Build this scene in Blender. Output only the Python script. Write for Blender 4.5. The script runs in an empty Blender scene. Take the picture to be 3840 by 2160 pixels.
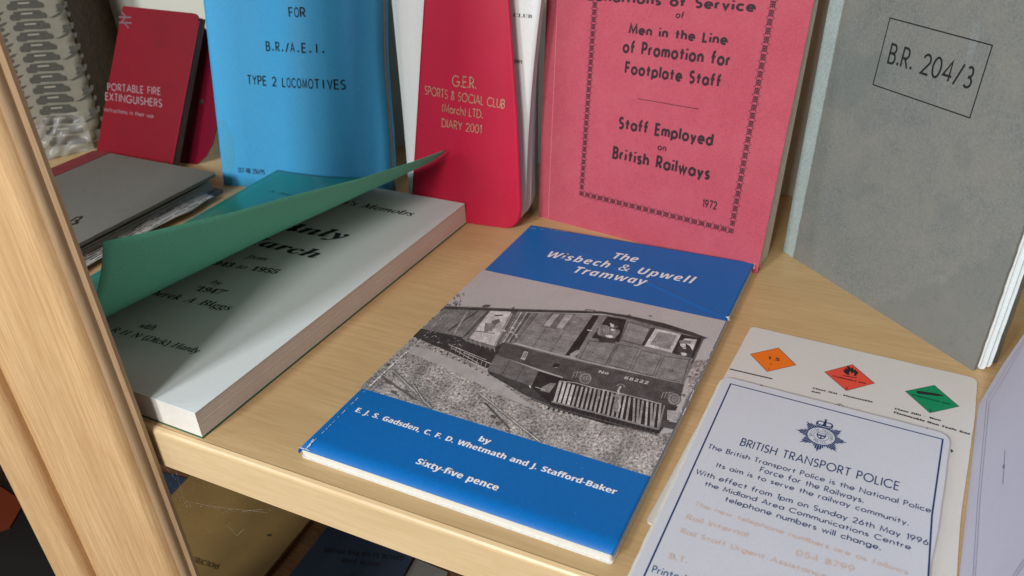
import bpy, math, random
from mathutils import Vector, Matrix
from mathutils.geometry import tessellate_polygon
rnd = random.Random(7)
S = 0.001                      # everything below is in millimetres
sc = bpy.context.scene
COL = sc.collection

# ------------------------------------------------------------ camera
FPX, CAMH = 3012.73, 227.79    # focal length in pixels of a 3840 px wide frame, height above the shelf top
ROT = Matrix.Rotation(0.4811, 3, 'Z') @ Matrix.Rotation(1.0410, 3, 'X') @ Matrix.Rotation(-0.0615, 3, 'Z')
cam = bpy.data.cameras.new('camera'); cam.sensor_width = 36; cam.lens = FPX / 3840 * 36
cam.clip_start = .02; cam.clip_end = 50
cam.dof.use_dof = True; cam.dof.focus_distance = .36; cam.dof.aperture_fstop = 20
co = bpy.data.objects.new('camera', cam); COL.objects.link(co)
co.matrix_world = Matrix.Translation((0, 0, CAMH * S)) @ ROT.to_4x4()
sc.camera = co
# ------------------------------------------------------------ world and lamps (a room with daylight from windows)
w = bpy.data.worlds.new('World'); sc.world = w; w.use_nodes = True
bg = w.node_tree.nodes['Background']; bg.inputs[0].default_value = (.80, .88, 1, 1); bg.inputs[1].default_value = .25
sc.view_settings.view_transform = 'Standard'; sc.view_settings.look = 'None'
sc.view_settings.exposure = -0.12; sc.view_settings.gamma = 1
def area(name, loc, target, sx, sy, power, colr):
    l = bpy.data.lights.new(name, 'AREA'); l.shape = 'RECTANGLE'; l.size = sx; l.size_y = sy; l.energy = power; l.color = colr
    o = bpy.data.objects.new(name, l); COL.objects.link(o); o.location = loc
    o.rotation_euler = (Vector(target) - Vector(loc)).to_track_quat('-Z', 'Y').to_euler()
area('window_light', (-.08, -1.42, 1.02), (-.22, .3, 0), .36, .50, 22, (1, .97, .93))          # daylight past the right of the photographer
area('window_light_left', (-.62, -1.42, .98), (-.34, .35, 0), .30, .50, 26, (.95, .98, 1))    # and past the left
area('side_window_light', (-1.80, -.75, .9), (-.3, .35, 0), .8, .8, 15, (.82, .92, 1))

# ------------------------------------------------------------ mesh helpers
class MB:
    def __init__(s): s.v = []; s.f = []
    def add(s, vs, fs):
        b = len(s.v); s.v += [tuple(p) for p in vs]; s.f += [tuple(i + b for i in f) for f in fs]
    def box(s, x0, x1, y0, y1, z0, z1):
        s.add([(x0,y0,z0),(x1,y0,z0),(x1,y1,z0),(x0,y1,z0),(x0,y0,z1),(x1,y0,z1),(x1,y1,z1),(x0,y1,z1)],
              [(0,3,2,1),(4,5,6,7),(0,1,5,4),(1,2,6,5),(2,3,7,6),(3,0,4,7)])
    def pbox(s, pl, u0, u1, v0, v1, h0, h1):
        s.add([pl.P(u, v, h) for h in (h0, h1) for u, v in ((u0,v0),(u1,v0),(u1,v1),(u0,v1))],
              [(0,3,2,1),(4,5,6,7),(0,1,5,4),(1,2,6,5),(2,3,7,6),(3,0,4,7)])
    def extrude(s, prof, fn0, fn1):             # prof: closed 2D loop, fn0/fn1 map it to the two ends
        n = len(prof); a = [fn0(*p) for p in prof]; b = [fn1(*p) for p in prof]
        s.add(a + b, [(i, (i+1) % n, n + (i+1) % n, n + i) for i in range(n)] + [tuple(range(n-1, -1, -1)), tuple(range(n, 2*n))])
    def sheet(s, fn, U, V, th):                 # fn(u, v, h): grid with thickness th behind it
        nu, nv = len(U), len(V(0) if callable(V) else V)
        top = []; bot = []
        for j in range(nv):
            for i in range(nu):
                vv = V(U[i])[j] if callable(V) else V[j]
                top.append(fn(U[i], vv, 0)); bot.append(fn(U[i], vv, -th))
        n = nu * nv; f = []
        for j in range(nv - 1):
            for i in range(nu - 1):
                a = j*nu + i; f.append((a, a+1, a+nu+1, a+nu)); f.append((n+a, n+a+nu, n+a+nu+1, n+a+1))
        rim = [i for i in range(nu)] + [j*nu + nu-1 for j in range(1, nv)] + [(nv-1)*nu + i for i in range(nu-2, -1, -1)] + [j*nu for j in range(nv-2, 0, -1)]
        for k in range(len(rim)):
            a, b = rim[k], rim[(k+1) % len(rim)]; f.append((b, a, n+a, n+b))
        s.add(top + bot, f)
def thing(name, base, label, cat, group=None):
    o = bpy.data.objects.new(name, None); COL.objects.link(o); o.location = Vector(base) * S
    o.empty_display_size = .01; o['label'] = label; o['category'] = cat; o['base'] = tuple(base)
    if group: o['group'] = group
    return o
def part(name, mb, mat, parent, smooth=False, label=None, kind=None):
    root = parent
    while root.parent: root = root.parent
    b = root.get('base', (0, 0, 0))
    me = bpy.data.meshes.new(name)
    me.from_pydata([((p[0]-b[0])*S, (p[1]-b[1])*S, (p[2]-b[2])*S) for p in mb.v], [], mb.f)
    me.materials.append(mat); me.update()
    if smooth: me.polygons.foreach_set('use_smooth', [True]*len(me.polygons)); me.update()
    o = bpy.data.objects.new(name, me); COL.objects.link(o); o.parent = parent
    if label: o['label'] = label
    if kind: o['kind'] = kind
    return o
def frange(a, b, n): return [a + (b-a)*i/n for i in range(n+1)]
def camray(x, y): return ROT @ Vector(((x-1920)/FPX, -(y-1080)/FPX, -1))
class Plane:
    """a flat or gently bulged face: origin, unit axes, optional relief b(u, v) along its normal"""
    def __init__(s, o, ux, up, b=None):
        s.o = Vector(o); s.ux = Vector(ux).normalized(); s.n = s.ux.cross(Vector(up)).normalized(); s.up = s.n.cross(s.ux); s.b = b
    def P(s, u, v, h=0): return s.o + s.ux*u + s.up*v + s.n*(h + (s.b(u, v) if s.b else 0))
    def hit(s, x, y):                           # point of the face seen at a position of the photograph
        r = camray(x, y); c = Vector((0, 0, CAMH)); u = v = 0; k = 0
        for _ in range(12 if s.b else 1):
            q = c + r * ((s.n.dot(s.o) + k - s.n.dot(c)) / s.n.dot(r)) - s.o
            u, v = q.dot(s.ux), q.dot(s.up); k = s.b(u, v) if s.b else 0
        return u, v
def at(p, n, k): r = camray(*p); c = Vector((0,0,CAMH)); n = Vector(n); return c + r*((k-n.dot(c))/n.dot(r))
def standing(A, B, lean, b=None):               # face standing on the shelf between two base points, leaning back
    A = Vector(A); B = Vector(B); ux = (B-A).normalized(); n = Vector((-ux.y, ux.x, 0))
    return Plane(A, ux, n*math.sin(lean) + Vector((0,0,1))*math.cos(lean), b)

# ------------------------------------------------------------ materials
def nt(name):
    m = bpy.data.materials.new(name); m.use_nodes = True; t = m.node_tree
    return m, t, t.nodes['Principled BSDF']
def noise(t, co_, scale, detail, rough=.6, vec=None):
    mp = t.nodes.new('ShaderNodeMapping'); mp.inputs['Scale'].default_value = scale; t.links.new(co_, mp.inputs['Vector'])
    n = t.nodes.new('ShaderNodeTexNoise'); n.inputs['Scale'].default_value = 1; n.inputs['Detail'].default_value = detail; n.inputs['Roughness'].default_value = rough
    t.links.new(mp.outputs[0], n.inputs['Vector']); return n.outputs['Fac']
def ramp(t, fac, a, b, lo, hi, mode='LINEAR'):
    r = t.nodes.new('ShaderNodeValToRGB'); r.color_ramp.interpolation = mode
    r.color_ramp.elements[0].position = lo; r.color_ramp.elements[1].position = hi
    r.color_ramp.elements[0].color = (*a, 1); r.color_ramp.elements[1].color = (*b, 1)
    t.links.new(fac, r.inputs[0]); return r.outputs[0]
def mix(t, fac, a, b, mode='MIX'):
    m = t.nodes.new('ShaderNodeMix'); m.data_type = 'RGBA'; m.blend_type = mode
    for i, x in ((0, fac), (6, a), (7, b)):
        if hasattr(x, 'is_linked') or hasattr(x, 'links'): t.links.new(x, m.inputs[i])
        elif i == 0: m.inputs[0].default_value = x
        else: m.inputs[i].default_value = (*x, 1)
    return m.outputs[2]
def coord(t): return t.nodes.new('ShaderNodeTexCoord').outputs['Object']
def bump(t, p, h, strength, dist):
    b = t.nodes.new('ShaderNodeBump'); b.inputs['Strength'].default_value = strength; b.inputs['Distance'].default_value = dist
    t.links.new(h, b.inputs['Height']); t.links.new(b.outputs[0], p.inputs['Normal'])
MATS = {}
def paper(name, c, rough=.65, grain=.06, stain=None, amount=.35, sc_=25, spec=.3, relief=.15, scratch=None, coat=0, dark=None, tide=None):
    """card or paper: fine fibre grain, optional blotchy wear of its own"""
    if name in MATS: return MATS[name]
    m, t, p = nt(name); o = coord(t)
    g = noise(t, o, (900, 900, 900), 4, .7)
    base = ramp(t, g, tuple(x*(1-grain*2) for x in c), tuple(min(1, x*(1+grain*2)) for x in c), .3, .7)
    if stain:
        s1 = ramp(t, noise(t, o, (sc_, sc_, sc_), 8, .72), (0,0,0), (amount,)*3, .42, .68)
        base = mix(t, s1, base, stain)
    if dark:
        s2 = ramp(t, noise(t, o, (sc_*2.3, sc_*2.3, sc_*2.3), 6, .8), (0,0,0), (.75,)*3, .60, .78)
        base = mix(t, s2, base, dark)
    if tide:                                    # a sharp-edged tide mark from old damp
        s4 = ramp(t, noise(t, o, (9, 9, 9), 7, .55), (0,0,0), (.32,)*3, .51, .535)
        base = mix(t, s4, base, tide)
    if scratch:
        s3 = ramp(t, noise(t, o, (60, 700, 260), 5, .8), (0,0,0), (.5,)*3, .66, .74)
        base = mix(t, s3, base, scratch)
    t.links.new(base, p.inputs['Base Color'])
    p.inputs['Roughness'].default_value = rough; p.inputs['Specular IOR Level'].default_value = spec
    if coat: p.inputs['Coat Weight'].default_value = coat; p.inputs['Coat Roughness'].default_value = .12
    bump(t, p, g, relief, .0002)
    MATS[name] = m; return m
def ink(name, c, rough=.55, metal=0, var=.12):
    if name in MATS: return MATS[name]
    m, t, p = nt(name); o = coord(t)
    g = noise(t, o, (1400, 1400, 1400), 3)
    t.links.new(ramp(t, g, tuple(x*(1-var) for x in c), tuple(min(1, x*(1+var)) for x in c), .3, .7), p.inputs['Base Color'])
    p.inputs['Roughness'].default_value = rough; p.inputs['Metallic'].default_value = metal; p.inputs['Specular IOR Level'].default_value = .2
    MATS[name] = m; return m
def wood(name, c0, c1, axis, rough=.45, fine=1., streak=(.42, .24, .10), coat=.15):
    m, t, p = nt(name); o = coord(t)
    def sc3(a, l): return tuple(l if i == axis else a for i in range(3))
    g1 = noise(t, o, sc3(620*fine, 28), 5, .65)
    g2 = noise(t, o, sc3(45, 5), 4, .6)
    g3 = noise(t, o, sc3(1600*fine, 160), 2, .5)
    base = ramp(t, g1, c0, c1, .38, .62)
    base = mix(t, ramp(t, g2, (0,0,0), (.45,)*3, .40, .75), base, tuple((a+b)/2*.82 for a, b in zip(c0, streak)))
    base = mix(t, ramp(t, g3, (0,0,0), (.34,)*3, .50, .72), base, streak)
    t.links.new(base, p.inputs['Base Color']); p.inputs['Roughness'].default_value = rough
    p.inputs['Coat Weight'].default_value = coat; p.inputs['Coat Roughness'].default_value = .25
    bump(t, p, g1, .10, .0002); return m

# ------------------------------------------------------------ lettering
# outlines by style and character code: [advance, [x, y, x, y ...], ...] in 1/300 of the type size
GLYPHS = {
'G': {
38: [492, [56,-2,37,1,23,8,14,21,11,37,13,51,19,62,29,71,42,80,30,95,26,104,24,115,27,128,34,138,46,144,61,146,76,144,87,138,94,128,96,115,94,103,88,93,79,85,67,77,106,40,115,54,120,72,138,72,130,48,125,38,118,29,147,0,123,0,106,17,96,9,84,3,71,-1], [56,88,73,101,77,107,79,115,77,122,74,127,68,130,61,132,53,130,47,127,43,122,42,115,42,108,45,101], [57,14,69,15,79,18,94,28,52,69,35,56,31,48,29,38,31,28,37,20,45,15]],
40: [201, [38,-32,24,-13,15,8,10,31,8,55,10,79,15,103,24,124,38,144,54,144,42,124,33,102,28,79,26,55,28,32,33,10,42,-12,54,-32]],
41: [201, [6,-32,18,-12,27,10,33,32,34,55,33,79,27,102,18,124,6,144,23,144,36,124,45,103,51,79,52,55,51,31,45,8,36,-13,23,-32]],
44: [180, [8,-26,14,-1,18,23,37,23,39,21,31,-2,21,-26]],
45: [216, [8,46,8,62,57,62,57,46]],
46: [180, [27,-3,18,0,15,5,15,11,15,17,18,21,27,24,36,21,39,17,39,11,39,5,36,0]],
47: [250, [2,0,56,144,73,144,19,0]],
48: [384, [57,-2,42,0,29,7,19,18,10,41,7,72,8,94,12,112,18,126,28,137,41,144,57,146,73,144,86,137,96,127,105,103,108,72,107,50,103,32,96,18,87,7,74,0], [57,23,67,26,73,35,76,50,78,72,76,93,73,109,67,118,57,121,48,118,42,109,39,93,37,72,39,50,42,35,48,26]],
49: [384, [53,0,53,83,53,97,54,112,49,107,43,102,27,89,12,107,58,144,83,144,83,0]],
50: [384, [8,0,8,21,44,58,62,76,71,90,74,103,73,111,70,116,64,119,57,120,49,120,41,117,24,106,8,125,21,135,37,143,59,146,72,145,83,141,92,135,99,127,103,117,105,107,103,96,100,85,86,66,64,44,46,27,46,26,109,26,109,0]],
51: [384, [49,-2,27,0,8,6,8,32,27,25,46,22,60,24,69,28,74,35,75,44,72,54,68,58,62,60,41,62,30,62,30,86,41,86,61,88,67,91,71,95,73,105,72,112,68,117,62,120,53,121,43,120,35,118,22,111,8,132,28,142,40,145,55,146,75,144,90,137,100,126,103,112,101,98,94,88,84,80,72,76,72,75,87,72,98,65,105,55,107,42,106,30,101,19,93,11,82,4,67,-1]],
52: [384, [65,0,65,30,3,30,3,51,66,144,94,144,94,53,112,53,112,30,94,30,94,0], [30,53,65,53,65,78,65,89,66,101,66,109,65,109,61,101,57,93]],
53: [384, [49,-2,27,0,10,6,10,32,28,25,48,23,59,24,68,28,74,35,75,46,72,58,63,65,47,67,35,66,25,64,13,71,18,144,96,144,96,118,45,118,42,90,49,91,60,92,73,91,84,87,93,81,100,72,104,61,106,48,102,27,91,11,73,1]],
54: [384, [60,-2,46,0,33,5,22,13,14,25,9,41,7,61,9,86,15,108,21,119,28,128,37,135,49,141,63,144,79,145,89,145,99,144,99,120,90,121,81,122,65,120,53,116,45,109,40,100,37,89,35,77,36,77,41,83,48,89,57,92,67,93,84,91,98,82,106,67,109,48,105,27,95,11,80,1], [59,22,67,24,74,29,78,36,79,48,78,57,74,64,68,69,60,70,48,67,40,60,37,50,40,37,47,27,53,23]],
55: [384, [22,0,76,118,5,118,5,144,109,144,109,125,54,0]],
56: [384, [58,-2,36,1,20,8,10,20,7,36,9,50,15,60,24,69,35,75,26,82,18,90,13,99,11,111,13,122,18,130,25,137,35,142,46,145,58,146,70,145,80,142,90,137,97,130,102,122,104,111,102,99,96,90,88,82,78,76,92,67,104,54,107,46,108,37,106,26,102,17,94,9,84,3,72,-1], [58,89,70,96,74,102,75,109,74,115,70,120,64,123,57,124,51,123,45,120,41,115,40,109,41,102,45,97], [57,20,67,22,74,25,78,31,80,38,77,48,69,55,59,61,56,63,41,52,37,46,35,38,37,31,41,25,48,22]],
57: [384, [36,-2,26,-2,17,-1,17,24,25,22,34,22,50,23,62,28,70,34,75,43,79,54,80,67,79,67,68,55,59,51,47,50,30,53,18,62,9,76,6,96,10,116,20,132,35,142,55,145,69,144,82,139,93,130,101,118,106,102,108,82,106,58,100,35,94,25,87,16,78,8,66,3,52,-1], [55,73,67,76,75,84,78,93,75,106,68,117,63,120,56,121,48,120,42,115,37,107,36,96,37,87,41,79,47,75]],
65: [463, [0,0,51,144,88,144,139,0,106,0,96,34,43,34,33,0], [51,60,88,60,78,93,75,102,72,113,70,122,67,112,64,101,61,93]],
66: [451, [18,0,18,144,63,144,88,142,106,136,117,125,121,107,120,96,115,87,108,80,99,76,99,75,112,70,117,66,121,60,124,52,125,42,121,24,111,11,94,3,72,0], [49,87,66,87,78,88,85,91,89,96,90,103,88,110,84,115,76,118,65,119,49,119], [49,25,69,25,80,27,88,31,92,37,93,45,92,52,88,58,80,61,67,63,49,63]],
67: [428, [76,-2,56,0,40,7,27,18,19,33,13,51,12,72,14,92,20,110,29,125,42,136,59,144,79,146,101,143,121,136,111,111,95,118,79,120,64,117,52,107,45,92,43,72,45,51,52,36,63,27,79,23,97,25,116,31,116,5,97,0]],
68: [497, [18,0,18,144,63,144,84,142,102,136,117,126,128,112,135,95,137,73,135,51,128,33,117,18,101,8,82,2,59,0], [49,25,62,25,78,27,90,33,99,42,104,55,106,73,103,93,95,108,82,116,65,119,49,119]],
69: [376, [18,0,18,144,101,144,101,119,49,119,49,87,97,87,97,62,49,62,49,25,101,25,101,0]],
70: [369, [18,0,18,144,101,144,101,119,48,119,48,82,97,82,97,57,48,57,48,0]],
71: [486, [79,-2,59,0,42,6,29,17,16,40,12,72,14,93,20,111,31,126,46,137,65,144,87,146,109,143,130,137,119,113,104,118,87,120,74,119,64,114,55,107,48,97,44,85,43,72,44,58,47,47,52,37,59,30,69,25,81,23,92,24,100,25,100,55,73,55,73,81,130,81,130,6,106,0]],
72: [514, [18,0,18,144,49,144,49,87,106,87,106,144,136,144,136,0,106,0,106,62,49,62,49,0]],
73: [261, [6,0,6,17,24,25,24,118,6,127,6,144,72,144,72,127,54,118,54,25,72,17,72,0]],
74: [222, [3,-42,-7,-42,-15,-40,-15,-15,-8,-16,-1,-17,9,-15,13,-12,16,-7,18,9,18,144,49,144,49,9,47,-7,43,-21,36,-30,27,-37,16,-41]],
75: [446, [18,0,18,144,49,144,49,78,54,87,61,95,100,144,133,144,83,80,134,0,99,0,61,61,49,51,49,0]],
76: [379, [18,0,18,144,49,144,49,25,107,25,107,0]],
77: [633, [18,0,18,144,60,144,94,34,94,34,130,144,172,144,172,0,143,0,143,68,144,84,144,101,145,113,144,113,107,0,79,0,44,113,44,113,44,101,45,84,45,67,45,0]],
78: [546, [18,0,18,144,57,144,119,36,120,36,119,56,118,76,118,144,146,144,146,0,107,0,44,109,44,109,45,88,45,68,45,0]],
79: [535, [80,-2,59,0,42,7,28,18,19,33,14,51,12,72,14,93,19,111,28,126,42,137,59,144,80,146,102,144,119,137,132,126,141,111,147,93,149,72,147,51,141,33,132,18,119,7,102,0], [80,24,97,27,108,37,115,52,117,72,115,92,108,108,97,117,80,121,64,117,52,108,46,92,44,72,46,52,52,37,64,27]],
80: [422, [18,0,18,144,64,144,88,141,105,132,114,118,117,99,116,87,112,75,105,66,95,58,80,53,62,51,49,51,49,0], [49,76,59,76,70,77,79,81,85,88,87,98,84,110,76,117,62,119,49,119]],
81: [535, [109,-34,82,-2,80,-2,59,0,42,7,28,18,19,33,14,51,12,72,14,93,19,111,28,126,42,137,59,144,80,146,102,144,119,137,132,126,141,111,147,93,149,72,147,50,140,30,129,15,113,4,148,-34], [80,24,97,27,108,37,115,52,117,72,115,92,108,108,97,117,80,121,64,117,52,108,46,92,44,72,46,52,52,37,64,27]],
82: [443, [18,0,18,144,60,144,86,141,103,133,114,120,117,101,117,91,114,84,104,71,91,63,133,0,99,0,65,55,49,55,49,0], [49,80,58,80,71,81,80,85,85,91,87,100,85,109,80,115,71,118,58,119,49,119]],
83: [370, [50,-2,28,0,9,7,9,35,31,27,41,24,52,23,62,24,68,28,72,32,73,38,71,46,65,52,45,62,34,68,23,76,14,88,12,96,11,105,14,122,24,135,39,143,60,146,81,143,102,136,92,112,75,118,59,120,51,119,45,116,42,112,41,106,42,99,48,94,68,83,87,72,94,66,99,59,102,50,103,40,100,23,89,9,72,1]],
84: [389, [43,0,43,118,4,118,4,144,113,144,113,118,74,118,74,0]],
85: [508, [76,-2,50,2,32,13,21,30,17,51,17,144,48,144,48,56,49,41,55,31,64,25,76,24,89,26,98,31,103,42,105,56,105,144,135,144,135,51,134,37,129,24,120,13,109,5,94,0]],
86: [437, [49,0,0,144,31,144,58,58,60,50,63,38,65,27,68,38,71,50,73,58,100,144,131,144,82,0]],
87: [649, [37,0,0,144,30,144,48,65,51,54,54,39,55,28,57,40,60,53,62,63,83,144,112,144,133,63,135,53,138,39,139,28,141,40,144,54,146,65,165,144,195,144,158,0,124,0,104,76,102,82,100,92,99,102,97,109,96,102,94,92,92,82,91,75,71,0]],
88: [448, [0,0,48,74,3,144,37,144,68,92,98,144,131,144,86,73,134,0,100,0,66,54,33,0]],
89: [419, [48,0,48,55,0,144,33,144,63,85,93,144,126,144,78,56,78,0]],
90: [389, [5,0,5,20,74,119,7,119,7,144,110,144,110,124,41,25,112,25,112,0]],
97: [406, [43,-2,29,0,18,7,11,17,8,33,12,48,21,59,36,65,58,68,77,69,77,73,76,81,72,86,67,89,60,90,44,88,29,82,19,102,38,110,61,112,80,110,95,103,104,91,107,73,107,0,86,0,80,15,79,15,72,7,64,2,55,-1], [54,20,63,21,70,26,75,33,77,42,77,51,65,51,53,49,45,45,41,40,39,33,40,27,43,23]],
98: [425, [76,-2,65,-1,57,2,46,12,44,12,39,0,16,0,16,153,46,153,46,117,45,105,45,96,46,96,51,102,58,107,66,111,77,112,94,108,107,98,116,80,118,55,116,30,107,12,93,2], [68,22,76,25,82,31,86,41,88,56,86,70,82,80,76,86,67,88,57,86,51,81,47,72,46,59,46,55,47,41,50,31,57,25]],
99: [345, [60,-2,39,1,22,12,12,29,9,54,11,73,16,87,24,98,35,106,48,111,63,112,83,110,97,105,88,81,75,86,63,88,50,84,42,73,40,55,41,40,46,30,53,24,63,22,80,25,94,32,94,6,79,0]],
100: [425, [51,-2,34,2,21,12,12,30,9,55,12,80,21,98,34,108,51,112,62,111,71,107,78,102,83,96,84,96,83,105,82,118,82,153,112,153,112,0,89,0,83,14,82,14,77,8,70,3,61,-1], [61,22,72,24,79,29,82,39,84,51,84,55,83,69,79,79,72,86,61,88,52,86,45,79,41,69,39,54,41,40,45,30,52,24]],
101: [397, [65,-2,50,0,36,4,25,12,16,23,11,37,9,54,11,72,16,86,23,98,34,106,46,110,61,112,81,109,97,99,107,83,110,62,110,48,39,48,42,36,47,28,56,22,67,20,86,22,104,29,104,6,87,0], [40,67,82,67,81,77,77,84,71,89,61,91,53,89,47,85,42,78]],
102: [260, [21,0,21,87,4,87,4,102,21,110,21,118,22,131,25,140,31,147,39,151,48,153,59,154,75,153,87,149,79,128,72,129,63,130,57,129,53,127,51,117,51,110,77,110,77,87,51,87,51,0]],
103: [425, [57,-48,35,-47,16,-42,16,-18,37,-24,59,-26,72,-24,79,-15,82,-1,82,1,82,8,83,14,82,14,76,7,68,2,60,-1,51,-2,33,2,20,13,12,31,9,55,12,79,20,97,34,108,51,112,70,108,83,96,84,96,86,110,112,110,112,0,108,-21,98,-36,81,-45], [61,22,71,23,78,28,82,37,84,51,84,55,82,70,78,80,71,86,61,88,49,84,42,73,40,54,42,36,49,25]],
104: [441, [16,0,16,153,46,153,46,122,45,106,44,96,46,96,52,103,59,108,68,111,78,112,94,110,106,102,115,90,117,72,117,0,87,0,87,64,85,77,79,85,70,88,58,86,51,79,47,67,46,52,46,0]],
105: [205, [31,124,25,125,19,127,16,131,15,138,16,146,19,150,31,153,42,150,46,146,47,138,46,131,42,127], [16,0,16,110,46,110,46,0]],
106: [205, [31,124,25,125,19,127,16,131,15,138,16,146,19,150,31,153,42,150,46,146,47,138,46,131,42,127], [7,-48,-4,-48,-13,-46,-13,-22,-6,-24,1,-24,7,-23,11,-21,15,-16,16,-7,16,110,46,110,46,-12,45,-22,42,-30,37,-38,30,-43,20,-47]],
107: [416, [16,0,16,153,46,153,46,85,45,72,44,60,45,60,51,68,58,77,88,110,122,110,79,62,125,0,90,0,59,45,46,34,46,0]],
108: [205, [16,0,16,153,46,153,46,0]],
109: [660, [16,0,16,110,39,110,43,96,44,96,50,103,58,108,67,111,76,112,88,111,97,108,104,103,110,96,112,96,118,103,126,108,136,111,145,112,161,110,173,102,180,90,183,72,183,0,153,0,153,64,151,77,145,85,136,88,126,86,119,80,115,69,114,55,114,0,84,0,84,64,82,77,77,85,68,88,57,86,50,79,47,67,46,52,46,0]],
110: [441, [16,0,16,110,39,110,43,96,44,96,51,103,59,108,68,111,78,112,94,110,107,102,115,90,117,72,117,0,87,0,87,64,86,75,83,82,78,87,70,88,58,86,51,79,47,67,46,52,46,0]],
111: [416, [62,-2,48,0,35,5,24,13,16,24,11,38,9,55,13,79,23,97,40,108,63,112,77,110,90,105,101,97,109,86,114,72,116,55,112,31,101,13,84,2], [62,22,73,24,80,31,84,41,85,55,84,69,80,80,73,86,62,88,52,86,45,80,41,69,40,55,41,41,45,31,52,24]],
112: [425, [16,-48,16,110,40,110,44,96,46,96,58,107,66,111,77,112,94,108,107,98,116,80,118,55,115,31,107,13,93,2,76,-2,65,-1,57,2,46,12,44,12,46,-4,46,-48], [68,22,77,25,83,31,87,41,88,56,86,74,79,84,67,88,57,86,51,81,47,72,46,59,46,55,47,41,50,31,57,25]],
113: [425, [82,-48,82,-2,83,14,82,14,77,8,70,3,62,-1,51,-2,34,2,21,12,12,30,9,55,12,80,21,98,34,108,51,112,62,111,71,107,78,102,83,96,84,96,86,110,112,110,112,-48], [61,22,72,23,79,29,82,38,84,51,84,55,83,69,79,79,72,86,61,88,52,86,45,79,41,69,40,54,42,36,49,25]],
114: [305, [16,0,16,110,38,110,43,91,44,91,50,99,58,106,67,111,77,112,82,112,87,111,85,83,81,84,76,84,61,81,55,78,50,73,47,65,46,56,46,0]],
115: [334, [46,-2,26,-1,9,4,9,29,28,23,47,20,54,21,59,23,62,26,63,29,61,34,55,39,39,47,22,56,16,60,12,66,10,73,9,81,12,95,21,104,35,110,53,112,72,110,91,103,82,82,67,88,52,90,42,88,39,83,41,78,47,73,62,67,78,59,84,54,89,49,92,42,92,33,90,18,81,7,66,0]],
116: [291, [53,-2,36,1,29,6,23,12,20,22,19,34,19,87,5,87,5,100,21,110,30,133,49,133,49,110,80,110,80,87,49,87,49,34,50,29,53,25,57,23,62,22,72,23,81,25,81,3,69,-1]],
117: [441, [54,-2,38,0,26,8,18,20,15,38,15,110,45,110,45,46,46,35,49,28,55,23,63,22,74,24,82,31,85,43,87,58,87,110,117,110,117,0,94,0,90,14,88,14,82,7,74,2,64,-1]],
118: [382, [42,0,0,110,31,110,53,47,56,36,57,25,58,25,62,47,83,110,115,110,73,0]],
119: [575, [33,0,2,110,32,110,45,61,47,49,49,36,51,25,51,25,52,33,54,43,55,52,56,57,70,110,103,110,116,57,118,48,120,35,121,25,121,25,123,35,125,49,128,61,141,110,170,110,139,0,106,0,98,38,95,49,92,63,89,77,86,87,86,87,84,77,80,63,77,49,74,38,65,0]],
120: [388, [1,0,38,56,3,110,37,110,58,75,80,110,114,110,78,56,115,0,81,0,58,38,35,0]],
121: [382, [22,-48,13,-48,7,-47,7,-23,12,-24,19,-24,27,-23,34,-18,39,-12,42,-5,44,1,0,110,33,110,54,48,56,39,57,29,58,29,60,39,62,48,82,110,115,110,68,-14,60,-29,50,-40,37,-46]],
122: [328, [5,0,5,18,56,87,8,87,8,110,90,110,90,90,41,23,92,23,92,0]]},
'T': {
38: [492, [56,-2,37,1,23,8,14,21,11,37,13,51,19,62,29,71,42,80,30,95,26,104,24,115,27,128,34,138,46,144,61,146,76,144,87,138,94,128,96,115,94,103,88,93,79,85,67,77,106,40,115,54,120,72,138,72,130,48,125,38,118,29,147,0,123,0,106,17,96,9,84,3,71,-1], [56,88,73,101,77,107,79,115,77,122,74,127,68,130,61,132,53,130,47,127,43,122,42,115,42,108,45,101], [57,14,69,15,79,18,94,28,52,69,35,56,31,48,29,38,31,28,37,20,45,15]],
84: [357, [26,0,51,118,17,118,22,144,121,144,116,118,81,118,56,0]],
85: [464, [59,-2,40,1,25,9,17,22,14,38,14,46,15,53,35,144,65,144,46,53,44,41,46,31,52,26,62,24,74,25,82,31,88,41,92,54,111,144,141,144,121,51,117,36,111,24,102,13,91,5,77,0]],
87: [600, [23,0,18,144,46,144,47,65,47,48,46,31,46,31,53,48,59,63,95,144,121,144,124,63,124,54,123,43,123,31,124,31,130,49,136,65,169,144,199,144,135,0,101,0,100,65,99,85,100,100,99,100,88,71,56,0]],
97: [399, [40,-2,32,-1,25,2,18,7,13,15,10,25,9,38,10,51,12,64,17,77,23,88,30,98,39,106,49,110,60,112,69,111,77,108,83,102,87,96,88,96,93,110,116,110,93,0,71,0,72,14,71,14,58,3,50,-1], [52,22,57,23,63,27,72,39,77,55,79,72,78,78,75,84,71,87,65,88,60,87,55,84,46,72,41,57,39,39,42,26]],
98: [400, [60,-2,51,-1,43,2,37,8,33,14,32,14,26,0,4,0,36,153,66,153,60,125,57,115,54,105,51,95,52,95,64,107,71,111,80,112,88,111,95,108,101,103,107,95,110,85,111,72,110,59,107,46,103,33,97,22,90,12,81,4,71,0], [55,22,60,23,65,26,73,38,79,53,81,71,78,84,68,88,61,87,56,83,48,70,43,53,41,39,42,32,45,27,49,23]],
99: [324, [50,-2,39,-1,29,2,21,7,14,15,10,25,9,38,10,53,13,67,17,79,24,90,32,99,42,106,54,111,67,112,85,110,99,105,90,82,80,86,68,88,60,86,52,81,47,73,42,63,39,41,40,33,43,27,49,23,56,22,70,24,83,30,83,6,68,0]],
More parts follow.
